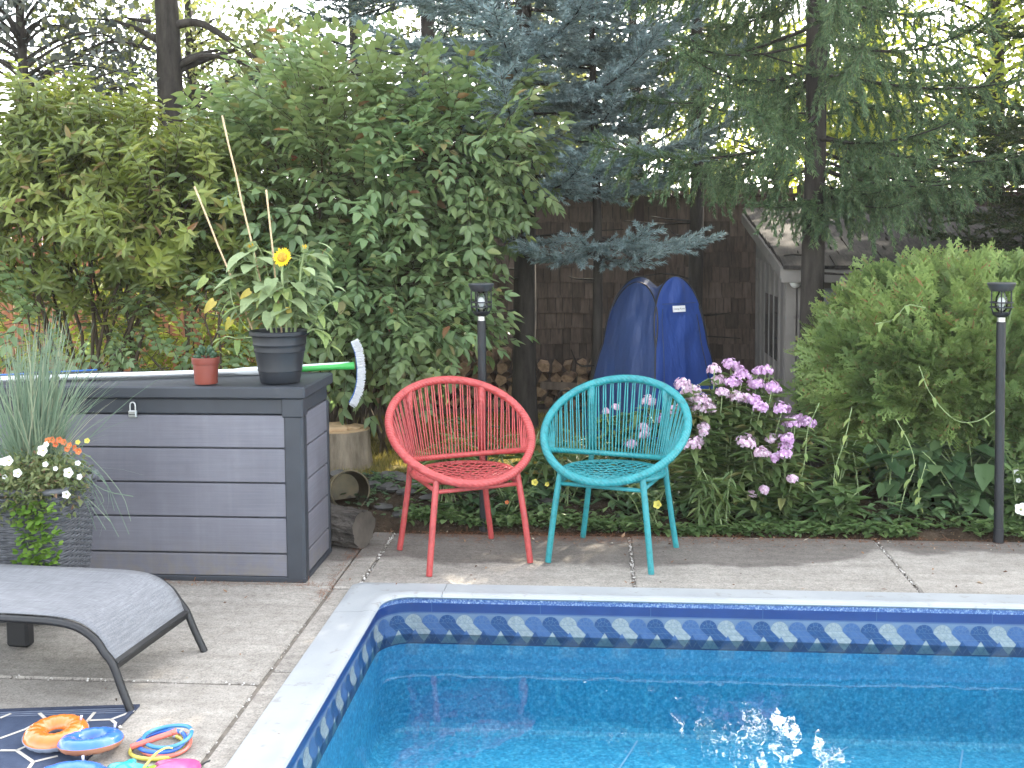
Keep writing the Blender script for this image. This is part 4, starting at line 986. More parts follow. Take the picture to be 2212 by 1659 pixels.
# ------------------------------------------------------------------ stump, log, bucket, edging stones
def woodmat(name,c,c2,ring_=True):
    m,t,o=nodes(name); b=N(t,'BsdfPrincipled',Roughness=.8); b.inputs['Specular IOR Level'].default_value=.25
    v=coord(t,'Object'); d=N(t,'VectorMath',operation='LENGTH'); mp=N(t,'Mapping'); mp.inputs['Scale'].default_value=(1,1,.05); t.links.new(v,mp.inputs[0]); t.links.new(mp.outputs[0],d.inputs[0])
    nz=noise(t,v,12,4); ad=N(t,'Math',operation='MULTIPLY_ADD'); t.links.new(nz,ad.inputs[0]); ad.inputs[1].default_value=.06; t.links.new(d.outputs['Value'],ad.inputs[2])
    ml=N(t,'Math',operation='MULTIPLY'); t.links.new(ad.outputs[0],ml.inputs[0]); ml.inputs[1].default_value=90.; sn=N(t,'Math',operation='SINE'); t.links.new(ml.outputs[0],sn.inputs[0])
    cc_=ramp(t,noise(t,v,6,5),[(.3,c),(.7,c2)]); cc_=mixc(t,.5,cc_,ramp(t,sn.outputs[0],[(0,(.72,.7,.68)),(1,(1.08,1.08,1.08))]),'MULTIPLY')
    t.links.new(cc_,b.inputs['Base Color']); t.links.new(bump(t,nz,.4,.01),b.inputs['Normal']); t.links.new(b.outputs[0],o.inputs[0]); return m
MT['cutwood']=woodmat('cut_wood',(.46,.31,.17),(.62,.45,.27)); MT['oldwood']=woodmat('weathered_wood',(.05,.043,.036),(.11,.095,.078))
MT['barkstump']=bark('stump_bark',(.10,.08,.055),(.30,.25,.18),(16,16,3.5),.8)
MT['barklog']=bark('log_bark',(.018,.016,.014),(.12,.105,.09),(9,26,26),1.)
def roughcyl(m,c,r,h,n=40,amp=.05,rot=None,seed=0,flare=.12,axis_n=9):
    rs=np.random.default_rng(seed); ph=rs.uniform(0,6.28,6); V=[];F=[]
    for i in range(axis_n):
        f=i/(axis_n-1)
        for j in range(n):
            a=2*math.pi*j/n; rr=r*(1+amp*(math.sin(3*a+ph[0])+.6*math.sin(7*a+ph[1]+f*2)+.5*math.sin(13*a+ph[2]))*.5+flare*(1-f)**2)
            V.append((rr*math.cos(a),rr*math.sin(a),h*f))
    for i in range(axis_n-1):
        for j in range(n): F.append((i*n+j,i*n+(j+1)%n,(i+1)*n+(j+1)%n,(i+1)*n+j))
    V=np.array(V)
    if rot is not None: V=V@rot.T
    m.add(V+np.asarray(c),F); return (V+np.asarray(c))[-n:]
sc_=np.array([-1.575,6.66,gz(-1.575,6.66)-.02]); stump=thing('tree_stump','pale cut tree stump with a stepped top on the grass','stump',sc_)
m=MB(); top=roughcyl(m,sc_,.165,.262,44,.07,seed=3); m.build('bark',MT['barkstump'],stump,smooth=R_(60))
MB().add(list(top)+[top.mean(0)+np.array([0,0,.004])],[(j,(j+1)%44,44) for j in range(44)]).build('cut_face',MT['cutwood'],stump)
MB().box(sc_+np.array([-.045,-.02,.275]),(.14,.17,.035),rot=rotz(.4)@rotx(.06),bev=.01).build('wood_chunk',MT['cutwood'],stump)
MB().box(sc_+np.array([.075,.03,.27]),(.09,.12,.02),rot=rotz(-.3)@roty(.1),bev=.006).build('wood_chunk',MT['cutwood'],stump)
lc=np.array([-1.30,5.265,.094]); log=thing('log','short gnarled grey log lying at the corner of the storage box','log',(lc[0],lc[1],0))
m=MB(); rl=rotz(R_(-24))@roty(R_(90)); top=roughcyl(m,lc-np.array([.06,-.03,0]),.090,.25,56,.11,rot=rl,seed=8,flare=.10,axis_n=14); m.V=[tuple(np.array(q)*1.+rng.normal(0,.0028,3)) for q in m.V]; m.build('bark',MT['barklog'],log)
MB().add(list(top)+[top.mean(0)+np.array([-.006,0,0])],[(j,(j+1)%56,56) for j in range(56)]).build('cut_face',MT['oldwood'],log)
MT['brass']=surf('tarnished_metal',(.05,.042,.027),(.15,.12,.065),rough=.42,metal=.6,scale=9,spots=(8,.55,(.02,.018,.015)))
kc=np.array([-1.335,5.74,.155]); kr=rotz(R_(24))@rotx(R_(80)); pot_=thing('metal_bucket','tarnished metal bucket tipped on its side behind the log','bucket',(kc[0],kc[1],0))
MB().lathe([(.0005,-.13),(.085,-.13),(.088,-.12),(.098,.06),(.105,.064),(.105,.072),(.099,.072),(.095,.058),(.084,-.115),(.0005,-.118)],kc,32,rot=kr).build('bucket',MT['brass'],pot_,smooth=R_(35))
MB().tube(np.array([(.103*math.cos(a),.103*math.sin(a),.068) for a in np.linspace(0,2*math.pi,36,endpoint=False)])@kr.T+kc,.0055,7,closed=True).build('rim',MT['brass'],pot_,smooth=True)
MT['stone']=surf('edging_stone',(.035,.033,.03),(.11,.105,.098),rough=.9,scale=7,bumpn=.8,bscale=18,bdist=.01,rnd=.25)
for k,(u_,v_,s_) in enumerate(((845,1060,.07),(815,1066,.06),(872,1072,.055),(800,1090,.06),(840,1098,.065),(880,1105,.05),(905,1088,.05),(830,1128,.045),(868,1138,.05),(735,1062,.06),(930,1112,.045),(1130,1120,.05),(1185,1112,.045))):
    g=G(u_,v_); m=MB(); rs=np.random.default_rng(50+k); V=[];F=[]; n=10
    pr=[(.05,-.4),(.8,-.35),(1.,0),(.85,.35),(.4,.55),(.02,.58)]
    m.lathe([(r*s_,z*s_) for r,z in pr],(0,0,0),n); V=np.array(m.V)*rs.uniform(.8,1.2,(len(m.V),1))*np.array([1.2,.9,.6]); m.V=[tuple(q) for q in V@rotz(k*1.3).T+np.array([g[0],g[1],gz(g[0],g[1])+.012])]
    tag(m.build('edging_stone',MT['stone'],smooth=R_(45)),'rough grey fieldstone lying along the edge of the planted bed','stone','fieldstones edging the bed')

# ------------------------------------------------------------------ firewood stack and its rack
MT['splitwood']=surf('split_wood',(.15,.095,.055),(.34,.23,.14),rough=.85,scale=3,stretch=(10,3,10),bumpn=.5,bscale=20,bdist=.006,rnd=.4,spec=.2)
wmesh=[]
for q in range(7):
    n=random.choice((3,4,5,6)); a0_=random.uniform(0,6); pts=[]
    for j in range(n):
        a=a0_+2*math.pi*j/n+random.uniform(-.25,.25); r=random.uniform(.042,.062); pts.append((r*math.cos(a),r*math.sin(a)*.9))
    mm=MB(); V=[];k=4
    for i in range(k):
        for (x,z) in pts: V.append((x*random.uniform(.93,1.05),-.17+.34*i/(k-1),z*random.uniform(.93,1.05)))
    F=[(i*n+j,(i+1)*n+j,(i+1)*n+(j+1)%n,i*n+(j+1)%n) for i in range(k-1) for j in range(n)]+[tuple(range(n)),tuple((k-1)*n+j for j in range(n))[::-1]]
    me=bpy.data.meshes.new('firewood_log'); me.from_pydata(V,[],F); me.materials.append(MT['splitwood']); wmesh.append(me)
rack=thing('firewood_rack','rough timber rack holding the split firewood against the shingle fence','rack',(-1.,8.85,0))
MT['timber']=surf('rough_timber',(.10,.075,.055),(.20,.15,.11),rough=.9,scale=2,stretch=(14,14,2),bumpn=.4,bscale=25,bdist=.004)
for y in (8.74,8.96): MB().box((-.98,y,.085),(2.35,.07,.06)).build('rail',MT['timber'],rack)
for x in (-2.16,.20): 
    for y in (8.74,8.96): MB().box((x,y,.33),(.06,.06,.64)).build('post',MT['timber'],rack)
bl_=[P(783,838,8.6),P(812,945,8.55)]; MB().tube(bl_,.045,4).build('leaning_board',MT['timber'],rack)
MB().box((-1.35,8.655,.33),(1.0,.025,.07),rot=rotz(.02)).build('cross_board',MT['timber'],rack); MB().box((-.15,8.655,.30),(.62,.025,.06),rot=roty(.05)).build('cross_board',MT['timber'],rack)
lab_='split firewood log in the stack against the brown shingle fence'
for r_ in range(5):
    x=-2.08+.05*(r_%2)
    while x<.13:
        if r_==4 and (x<-1.7 or x>-.55) : x+=.1; continue
        o=link('firewood_log',random.choice(wmesh)); tag(o,lab_,'firewood','firewood in the stack')
        s_=random.uniform(.9,1.1); o.location=(x,8.85+random.uniform(-.05,.05),.165+.093*r_+random.uniform(-.006,.006)); o.rotation_euler=(random.uniform(-.05,.05),random.uniform(0,6.28),random.uniform(-.08,.08)); o.scale=(s_,s_,s_); x+=.104*s_
for (u0,v0,u1,v1,r_,lb) in ((1205,865,1250,935,.018,'thin dead branch leaning on the firewood stack'),(1195,905,1240,845,.012,'thin dead branch leaning on the firewood stack'),(1320,800,1345,880,.03,'twisted grey driftwood piece standing by the blue tent'),(1345,790,1325,860,.022,'twisted grey driftwood piece standing by the blue tent')):
    a=P(u0,v0,8.4); b_=P(u1,v1,8.4); m=MB(); pts=smoothpath([a,(2*a+b_)/3+rng.normal(0,.03,3),(a+2*b_)/3+rng.normal(0,.03,3),b_],14); m.tube(pts,np.linspace(r_,r_*.6,14)*rng.uniform(.8,1.2,14),7)
    tag(m.build('dead_branch',MT['oldwood'],smooth=True),lb,'branch','dead wood by the fence')
# ================================================================== PLANTS
def leaf_geo(L,w_,fold=.12,curl=.25,x0=0.):
    V=np.array([(0,0,0),(.30*L,.5*w_,fold*w_),(.66*L,.38*w_,fold*w_*.7-curl*.22*L),(L,0,-curl*.5*L),(.66*L,-.38*w_,fold*w_*.7-curl*.22*L),(.30*L,-.5*w_,fold*w_)]); V[:,0]+=x0
    return V,[(0,5,4,3),(0,3,2,1)]
def rhomb(L,w_,fold=.15,curl=.2):
    return np.array([(0,0,0),(.42*L,.5*w_,fold*w_),(L,0,-curl*.5*L),(.42*L,-.5*w_,fold*w_)]),[(0,3,2),(0,2,1)]
def fr1(d,up=(0,0,1.)):
    d=unit(d); y=np.cross(up,d); y=unit(y) if np.linalg.norm(y)>1e-4 else np.array([0,1.,0]); return np.stack([d,y,np.cross(d,y)],1)
def put(t,V,Q=(),T=(),R=None,p=(0,0,0),m=0): t.add(np.asarray(V)@(R.T if R is not None else np.eye(3))+np.asarray(p),T=T,Q=Q,m=m)
def twig(t,pts,r,m=1):
    mb=MB().tube(pts,r,3,cap=False); t.add(np.array(mb.V),Q=mb.F,m=m)
U=lambda a,b,n=None: rng.uniform(a,b,n)
def spray_opposite(L=.34,npair=6,ll=.075,lw=.036,droop=.35):
    t=Tmpl(); pts=[(L*f,0,.04*L*math.sin(f*3)-droop*L*f*f*.5) for f in np.linspace(0,1,5)]; twig(t,pts,np.linspace(.0022,.001,5))
    for i in range(npair):
        f=.14+.82*i/(npair-1); x=L*f; z=-droop*L*f*f*.5
        for s_ in(-1,1):
            k=U(.8,1.15)*(1-.25*abs(f-.55)); V,Q=leaf_geo(ll*k,lw*k,U(.08,.2),U(.2,.6))
            d=np.array([U(.35,.75),s_*U(.7,1.),-U(.0,.5)]); put(t,V,Q,R=fr1(d,(U(-.3,.3),U(-.2,.2),1)),p=(x,0,z))
    V,Q=leaf_geo(ll,lw,.12,.5); put(t,V,Q,R=fr1((1,0,-.35)),p=pts[-1]); return t
def spray_whorl(L=.26,n=16,ll=.085,lw=.03,asc=.7):
    t=Tmpl(); pts=[(L*f,.02*math.sin(3*f),.0) for f in np.linspace(0,1,4)]; twig(t,pts,np.linspace(.0028,.0012,4))
    for i in range(n):
        f=.15+.85*(i/(n-1))**.8; a=i*2.4; k=U(.8,1.15)*(1-.35*max(0,f-.75)*4*.5); V,Q=leaf_geo(ll*k,lw*k,U(.12,.25),U(.5,1.1))
        d=np.array([asc*U(.7,1.2)+.5*max(0,f-.8),math.cos(a),math.sin(a)]); put(t,V,Q,R=fr1(d,(1,.05,.02)),p=(L*f,.02*math.sin(3*f),0))
    return t
def clump(n=26,r=.24,ll=.085,lw=.055):
    t=Tmpl()
    for i in range(n):
        p=rng.normal(0,1,3); p=p/np.linalg.norm(p)*r*U(.2,1.)**.5; V,T=rhomb(ll*U(.7,1.2),lw*U(.7,1.2)); put(t,V,T=T,R=fr1(rng.normal(0,1,3)+np.array([0,0,-.35])),p=p)
    return t
def needle_twig(n=38,nl=.17,nw=.022,fwd=.9,flat=.6,taper=True):
    """unit-length bottle-brush twig along +x"""
    t=Tmpl(); twig(t,[(0,0,0),(.5,0,0),(1,0,0)],[.012,.011,.006])
    for i in range(n):
        f=(i+U(0,1))/n; a=U(0,2*math.pi); L=nl*U(.8,1.15)*(1-.35*max(0,f-.8)*5*.5 if taper else 1)
        rad=np.array([0,math.cos(a),math.sin(a)*flat]); d=unit(np.array([fwd,0,0])+rad*U(.75,1.1)); side=unit(np.cross(d,rng.normal(0,1,3)))*nw/2*U(.8,1.2); b=np.array([f,0,0])
        t.add([b-side,b+side,b+d*L],T=[(0,1,2)])
    return t
def fan(L=.17):
    """flat scale-leaf spray"""
    t=Tmpl(); W0=.0075
    def blade(p,d,l,w_):
        s_=np.array([-d[1],d[0],0])*w_/2; z=U(-.004,.004); t.add([p-s_*.6,p+d*l*.55-s_+np.array([0,0,z]),p+d*l,p+d*l*.55+s_+np.array([0,0,z]),p+s_*.6],Q=[(0,1,3,4)],T=[(1,2,3)])
    ax=lambda f: np.array([L*f,.012*math.sin(4*f),-.03*f*f])
    blade(ax(.55),np.array([1,0,0.]),L*.45,W0*1.4); blade(ax(0),np.array([1,0,0.]),L*.6,W0*1.1)
    for i in range(8):
        f=.12+.8*i/7
        for s_ in(-1,1):
            a=s_*R_(U(32,50)); l=L*.42*(1-.62*f)*U(.8,1.2)+.012; d=np.array([math.cos(a),math.sin(a),U(-.15,.1)]); p=ax(f); blade(p,d,l,W0*1.25)
            if l>.03:
                for g_ in(.4,.7):
                    for s2 in (-1,1):
                        a2=a+s2*R_(40); blade(p+d*l*g_,np.array([math.cos(a2),math.sin(a2),U(-.1,.1)]),l*.34,W0)
    return t
_ph=rng.uniform(0,6.28,(8,)); _kv=rng.normal(0,1,(8,3))
def lump(p,k=2.2):
    p=np.asarray(p); return sum(np.sin(k*(p@_kv[i])*(1+.35*i)+_ph[i]) for i in range(8))/8
def shell(ells,n,rmin=.45,thr=-.25,k=2.2,zmin=None,power=.5):
    """points in a union of ellipsoids, thinned into lumps; returns points and outward directions"""
    Pn=[];Dn=[]; vol=np.array([e[1][0]*e[1][1]*e[1][2] for e in ells])**.67; vol/=vol.sum(); got=0; it=0
    while got<n and it<60:
        it+=1; m_=n; idx=rng.choice(len(ells),m_,p=vol); d=rng.normal(0,1,(m_,3)); d/=np.linalg.norm(d,axis=1,keepdims=True); r=(rmin**3+(1-rmin**3)*rng.uniform(0,1,m_))**(1/3)
        c=np.array([ells[i][0] for i in idx]); R=np.array([ells[i][1] for i in idx]); p=c+d*r[:,None]*R; keep=lump(p,k)>thr+rng.normal(0,.06,m_)
        # pull the outline about so that it is not smooth
        p=p+d*(.10*R*lump(p,5.)[:,None])
        if zmin is not None: keep&=p[:,2]>zmin
        dd=d/R; dd/=np.linalg.norm(dd,axis=1,keepdims=True); Pn.append(p[keep]); Dn.append(dd[keep]); got+=keep.sum()
    return np.concatenate(Pn)[:n],np.concatenate(Dn)[:n]
def stems(base,targets,mb,n_main,r0,spread=.15,r1=.006,lift=.55):
    """main stems from the base to some targets, side branches to the others"""
    T=np.asarray(targets); idx=rng.permutation(len(T)); mains=[]
    for i in idx[:n_main]:
        b=np.asarray(base)+np.array([U(-spread,spread),U(-spread,spread)*.7,0]); e=T[i]; c=b+(e-b)*np.array([.35,.35,lift])+rng.normal(0,.05,3)
        p=bez(b,c,e,12); p[1:-1]+=rng.normal(0,.008,(10,3)); mains.append(p); mb.tube(p,np.linspace(r0*U(.7,1.1),r1,12),6,cap=False)
    allp=np.concatenate([p[3:] for p in mains]); lev=np.tile(np.arange(9)/8,len(mains))
    for i in idx[n_main:]:
        e=T[i]; d=np.linalg.norm(allp-e,axis=1)+np.where(allp[:,2]>e[2],.4,0); j=int(np.argmin(d)); s_=allp[j]; c=(s_+e)/2+np.array([0,0,.10*np.linalg.norm(e-s_)])+rng.normal(0,.02,3)
        p=bez(s_,c,e,6); mb.tube(p,np.linspace(max(.0035,r0*.5*(1-lev[j])),.0022,6),4,cap=False)
def foliage_dir(D,up=.25,jit=.5):
    v=D+rng.normal(0,jit,D.shape)+np.array([0,0,up]); return v/np.linalg.norm(v,axis=1,keepdims=True)
def bush(name,label,cat,base,ells,temps,n,mats,nst,nmain,r0,up=.25,jit=.5,thr=-.25,rmin=.45,k=2.2,scale=(.85,1.2),zmin=None,group=None,spread=.15,flat_up=True,stemmat='twig'):
    t=thing(name,label,cat,base,group); p,D=shell(ells,n,rmin,thr,k,zmin); d=foliage_dir(D,up,jit)
    rollv=rng.normal(0,.5,len(p)) if flat_up else U(0,6.28,len(p))
    tag(scatter('foliage',temps,p,frames(d,None,rollv),U(scale[0],scale[1],len(p)),mats,t),kind='stuff')
    mb=MB(); stems(base,p[rng.permutation(len(p))[:nst]],mb,nmain,r0,spread); tag(mb.build('branches',MT[stemmat],t,smooth=True),kind='stuff'); return t

MT['leaf_euo']=leafmat('burning_bush_leaf',[(0,(.12,.195,.09)),(.5,(.165,.25,.11)),(.85,(.21,.295,.13)),(.965,(.27,.32,.13)),(.992,(.24,.12,.06)),(1,(.3,.13,.08))],.38,rough=.42,spec=.5,patch=(1.1,(.16,.20,.075)))
MT['leaf_cherry']=leafmat('yellow_green_leaf',[(0,(.155,.20,.055)),(.5,(.23,.285,.075)),(.9,(.31,.35,.10)),(.985,(.22,.16,.06)),(1,(.24,.11,.06))],.42,rough=.45,spec=.45,patch=(1.6,(.09,.13,.04)))
MT['leaf_back']=leafmat('sunlit_leaf',[(0,(.17,.23,.05)),(.5,(.25,.31,.07)),(1,(.34,.36,.10))],.6,rough=.5)  # brighter, yellower than the other tree leaves: backlit glow put into the colour
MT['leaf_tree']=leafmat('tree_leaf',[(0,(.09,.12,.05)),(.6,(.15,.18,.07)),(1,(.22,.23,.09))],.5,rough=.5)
MT['leaf_dark']=leafmat('dark_blue_leaf',[(0,(.05,.065,.065)),(.6,(.08,.095,.09)),(1,(.12,.13,.10))],.25,rough=.5)
MT['needle_blue']=leafmat('blue_spruce_needle',[(0,(.14,.20,.205)),(.5,(.20,.27,.275)),(1,(.29,.36,.355))],.15,rough=.6,spec=.25)
MT['needle_green']=leafmat('green_spruce_needle',[(0,(.045,.08,.042)),(.5,(.075,.125,.058)),(.9,(.115,.17,.075)),(1,(.16,.21,.09))],.25,rough=.6,spec=.25)
MT['needle_dark']=leafmat('dark_spruce_needle',[(0,(.018,.032,.014)),(.6,(.032,.055,.02)),(1,(.07,.085,.03))],.25,rough=.6,spec=.2)
MT['needle_teal']=leafmat('teal_spruce_needle',[(0,(.05,.08,.08)),(.5,(.08,.12,.115)),(1,(.13,.17,.16))],.2,rough=.6,spec=.2)

# ------------------------------------------------------------------ the two shrubs behind the storage box
eu=[spray_opposite(U(.28,.42),random.randint(4,6),U(.074,.092),U(.038,.047),U(.15,.55)) for _ in range(8)]
bush('burning_bush','broad dark green leafy shrub rising behind the coral red chair','shrub',(-1.55,7.35,.0),
  [((-1.62,7.25,1.78),(.88,.75,.84)),((-1.16,7.0,1.05),(.34,.42,.44)),((-2.2,7.45,1.88),(.55,.5,.38)),((-.86,7.15,2.05),(.40,.45,.38)),((-1.45,6.95,1.1),(.45,.4,.42))],eu,2250,[MT['leaf_euo'],MT['twig']],330,26,.017,up=.05,jit=.45,thr=-.24,rmin=.30,spread=.4)
ch=[spray_whorl(U(.2,.32),random.randint(13,18),U(.07,.088),U(.026,.032)) for _ in range(8)]
bush('cherry_shrub','yellow-green leafy shrub with upright whorled shoots behind the storage box','shrub',(-3.0,6.75,.0),
  [((-3.1,6.7,1.62),(.92,.6,.50)),((-3.6,6.7,1.95),(.5,.5,.38)),((-2.5,6.5,1.62),(.38,.36,.34)),((-3.1,6.75,1.95),(.40,.4,.30)),((-2.72,6.2,1.46),(.16,.14,.12))],ch,1150,[MT['leaf_cherry'],MT['twig']],220,18,.016,up=.55,jit=.45,thr=-.3,rmin=.35,spread=.45)
eu2=[spray_opposite(U(.2,.3),5,U(.05,.065),U(.03,.038),U(.1,.4)) for _ in range(6)]
for (x,y,z,r,n) in ((-4.1,8.3,.75,.55,150),(-3.2,8.45,.72,.5,140),(-2.45,8.2,.62,.42,110),(-1.85,8.35,.75,.4,90),(-3.7,8.0,.45,.35,80)):
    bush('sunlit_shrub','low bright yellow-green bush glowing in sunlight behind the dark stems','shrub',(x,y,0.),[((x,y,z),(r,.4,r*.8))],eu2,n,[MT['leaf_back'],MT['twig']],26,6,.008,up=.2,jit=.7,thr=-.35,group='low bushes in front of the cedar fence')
# thin leafy understorey below the shrubs
bush('seedling_shrub','thin leafy sapling growing among the dark stems beside the box','shrub',(-2.25,6.2,0.),[((-2.25,6.3,.75),(.4,.35,.45))],eu2,70,[MT['leaf_euo'],MT['twig']],26,7,.007,up=.3,jit=.6,thr=-.4)
bush('seedling_shrub','leafy sapling growing behind the long grass planter','shrub',(-3.25,6.4,0.),[((-3.2,6.4,.95),(.6,.4,.35))],eu2,110,[MT['leaf_euo'],MT['twig']],26,7,.007,up=.3,jit=.6,thr=-.4)

# ------------------------------------------------------------------ conifers
tw_up=[needle_twig(46,.22,.055,.9,.8) for _ in range(6)]
tw_dn=[needle_twig(42,.20,.06,1.1,.85) for _ in range(6)]
def conifer(name,label,base,H,r0,lmax,z0,temps,nmat,step=.26,nb=5,droop=.25,tipup=.25,hang=0.,tw=.15,dens=1.,seed=0,zdense=4.2,barkm='bark_dark',extra=(),twist=0.,bl=(.7,1.1),dead=0):
    t=thing(name,label,'spruce tree',base,'spruce trees along the fence'); base=np.asarray(base,float); rs=np.random.default_rng(seed)
    tp=smoothpath([base+np.array([0,0,-.05]),base+np.array([.02,0,H*.3]),base+np.array([-.02+twist,.02,H*.65]),base+np.array([0+twist,0,H])],30); rad=r0*(1-np.linspace(0,1,30))**.85+.006; rad[0]*=1.35; rad[1]*=1.1
    MB().tube(tp,rad*(1+rs.normal(0,.03,30)),12,cap=False).build('trunk',MT[barkm],t,smooth=True)
    axis=lambda z: np.array([np.interp(z,tp[:,2],tp[:,0]),np.interp(z,tp[:,2],tp[:,1]),z])
    mb=MB(); Pp=[];Dd=[];Ss=[];Up=[]
    def bough(st,az,L,dr,tu,fine):
        out=np.array([math.cos(az),math.sin(az),0]); n=14; f=np.linspace(0,1,n)
        z=-dr*L*np.sin(f*math.pi*.62)+tu*L*f**3+.06*L*f
        side=np.array([-out[1],out[0],0]); wob=rs.normal(0,.03)*L
        p=st+out*(L*f)[:,None]+np.array([0,0,1.])*z[:,None]+side*(wob*np.sin(f*3))[:,None]
        mb.tube(p,np.linspace(.010*min(1.2,L)+.002,.002,n),5,cap=False)
        sp=.062/dens if fine else .13/dens; k=max(3,int(L*.86/sp))
        for i in range(k):
            ff=.14+.86*(i+rs.uniform(0,1))/k; q=np.array([np.interp(ff,f,p[:,c]) for c in range(3)]); ax=unit(np.array([np.interp(min(1,ff+.08),f,p[:,c])-np.interp(max(0,ff-.08),f,p[:,c]) for c in range(3)]))
            if ff>.22:
                for _k in range(2): Pp.append(q-ax*tw*.4); Dd.append(unit(ax+rs.normal(0,.38,3)+np.array([0,0,.15]))); Ss.append(tw*rs.uniform(.7,1.05)); Up.append(rs.normal(0,1,3))
            for s_ in (-1,1):
                if hang>0:
                    ll=rs.uniform(.16,.42)*(1-.45*ff)*(.6+.4*min(1,L)); d=unit(ax*rs.uniform(.25,.6)+side*s_*rs.uniform(.2,.6)+np.array([0,0,-hang*rs.uniform(.7,1.3)])); nu=max(1,int(ll/(tw*.72)))
                    pos=q.copy()
                    for u_ in range(nu):
                        Pp.append(pos.copy()); Dd.append(d); Ss.append(tw*rs.uniform(.85,1.2)); Up.append(rs.normal(0,1,3)); pos=pos+d*tw*.72; d=unit(d+np.array([0,0,-.35])+rs.normal(0,.12,3))
                    if rs.uniform()<.45: Pp.append(q.copy()); Dd.append(unit(ax+side*s_*.8+rs.normal(0,.2,3))); Ss.append(tw*rs.uniform(.8,1.1)); Up.append(rs.normal(0,1,3))
                else:
                    ll=(.42*L*(1-ff)+.10)*rs.uniform(.6,1.1); d=unit(ax*rs.uniform(.7,1.1)+side*s_*rs.uniform(.6,1.)+np.array([0,0,rs.uniform(-.35,.2)])); nu=max(1,int(ll/(tw*.8))); pos=q.copy()
                    for u_ in range(nu):
                        Pp.append(pos.copy()); Dd.append(d); Ss.append(tw*rs.uniform(.85,1.25)); Up.append(np.array([0,0,1.])+rs.normal(0,.3,3)); 
                        if u_>0 and rs.uniform()<.75: Pp.append(pos.copy()); Dd.append(unit(d+np.cross(d,[0,0,1.])*rs.choice((-1,1))*.8+rs.normal(0,.15,3))); Ss.append(tw*rs.uniform(.6,.95)); Up.append(np.array([0,0,1.]))
                        pos=pos+d*tw*.8; d=unit(d+rs.normal(0,.1,3)+np.array([0,0,.05]))
        Pp.append(p[-2]); Dd.append(unit(p[-1]-p[-2])); Ss.append(tw*1.2); Up.append(np.array([0,0,1.]))
    z=z0; k=0
    while z<H-.3:
        fz=(z-z0*.5)/(H-z0*.5); L0=lmax*(1-fz)**.75
        for j in range(nb):
            bough(axis(z+rs.uniform(-.1,.1)),k*.7+j*2*math.pi/nb+rs.uniform(-.3,.3),L0*rs.uniform(*bl),droop*rs.uniform(.7,1.3),tipup*rs.uniform(.6,1.4),z<zdense)
        z+=step*(1 if z<zdense else 1.7); k+=1
    for (zz_,az,L,dr,tu) in extra: bough(axis(zz_),az,L,dr,tu,True)
    for j in range(dead):
        az=rs.uniform(0,6.28); zz_=rs.uniform(.5,z0+.5); L=rs.uniform(.2,.7); a=axis(zz_); o_=np.array([math.cos(az),math.sin(az),rs.uniform(-.15,.25)]); mb.tube(smoothpath([a,a+o_*L*.5+rs.normal(0,.02,3),a+o_*L+rs.normal(0,.05,3)],6),np.linspace(.009,.003,6),4,cap=False)
    tag(mb.build('branches',MT[barkm],t,smooth=True),kind='stuff')
    Pp=np.array(Pp); tag(scatter('needles',temps,Pp,frames(np.array(Dd),np.array(Up)),np.array(Ss),[MT[nmat],MT['twig']],t),kind='stuff'); return t
conifer('blue_spruce','tall blue spruce with upswept silvery boughs behind the burning bush',(-.545,7.95,0),8.,.085,1.45,1.9,tw_up,'needle_blue',step=.30,nb=6,droop=.10,tipup=.2,tw=.18,seed=1,dens=1.35,barkm='bark_dark',dead=10,extra=((2.35,-.2,1.5,.05,.25),(2.75,-.35,1.55,.05,.3),(1.9,-.25,1.5,.0,.2)))
conifer('blue_spruce','young blue spruce with one broad low bough hanging before the tent',(-.03,7.75,0),4.6,.036,.75,2.3,tw_up,'needle_blue',step=.34,nb=4,droop=.12,tipup=.2,tw=.15,seed=2,dens=1.,barkm='bark_dark',dead=8,
  extra=((1.46,-1.15,.75,.10,.12),(1.42,-.45,.80,.12,.10),(1.40,-2.2,.75,.14,.10),(1.44,-1.75,.7,.12,.12),(1.50,-2.9,.7,.16,.1),(1.48,.2,.7,.15,.1),(1.36,-.9,.55,.2,.1),(1.38,-2.6,.5,.2,.1)))
conifer('norway_spruce','big green spruce with drooping branchlets beside the shed',(1.29,6.92,0),9.5,.075,1.5,2.12,tw_dn,'needle_green',step=.30,nb=6,droop=.16,tipup=.05,hang=1.0,tw=.16,seed=3,dens=.95,zdense=4.,dead=6,barkm='bark_dark',extra=((1.72,-1.9,.38,.2,.0),(1.9,2.7,.6,.2,.0),(1.95,-.3,.9,.22,.0),(1.8,-.9,.5,.2,0.),(1.9,-.6,.9,.2,0.),(2.0,.1,1.1,.2,0.),(1.82,-1.3,.5,.2,0.),(1.72,-2.4,.45,.2,0.),(1.78,-.2,.8,.2,0.),(1.75,-1.0,.7,.2,0.),(1.65,-1.6,.35,.25,0.),(1.9,.4,1.1,.2,0.)))
conifer('norway_spruce','green spruce growing against the fence behind the tent',(.75,8.9,0),8.,.06,1.3,2.1,tw_dn,'needle_green',step=.5,nb=5,droop=.16,tipup=.05,hang=1.0,tw=.18,seed=4,dens=.62,zdense=4.2,dead=10)
conifer('dark_spruce','dark green spruce whose low boughs sweep over the shed roof',(3.75,7.3,0),8.,.09,2.0,1.55,tw_up,'needle_dark',step=.34,nb=6,droop=.22,tipup=.08,tw=.15,seed=5,dens=.8,zdense=3.6,extra=tuple((1.5+.09*i,2.75+.75*((i*.37)%1.),1.55+.3*((i*.61)%1.),.16,.05) for i in range(10)))
conifer('teal_spruce','hazy blue-green spruce standing beyond the fence',(-1.75,11.4,0),8.5,.11,2.3,2.9,tw_up,'needle_teal',step=.5,nb=6,droop=.18,tipup=.12,tw=.19,seed=6,dens=.55,zdense=6,barkm='bark_dark')

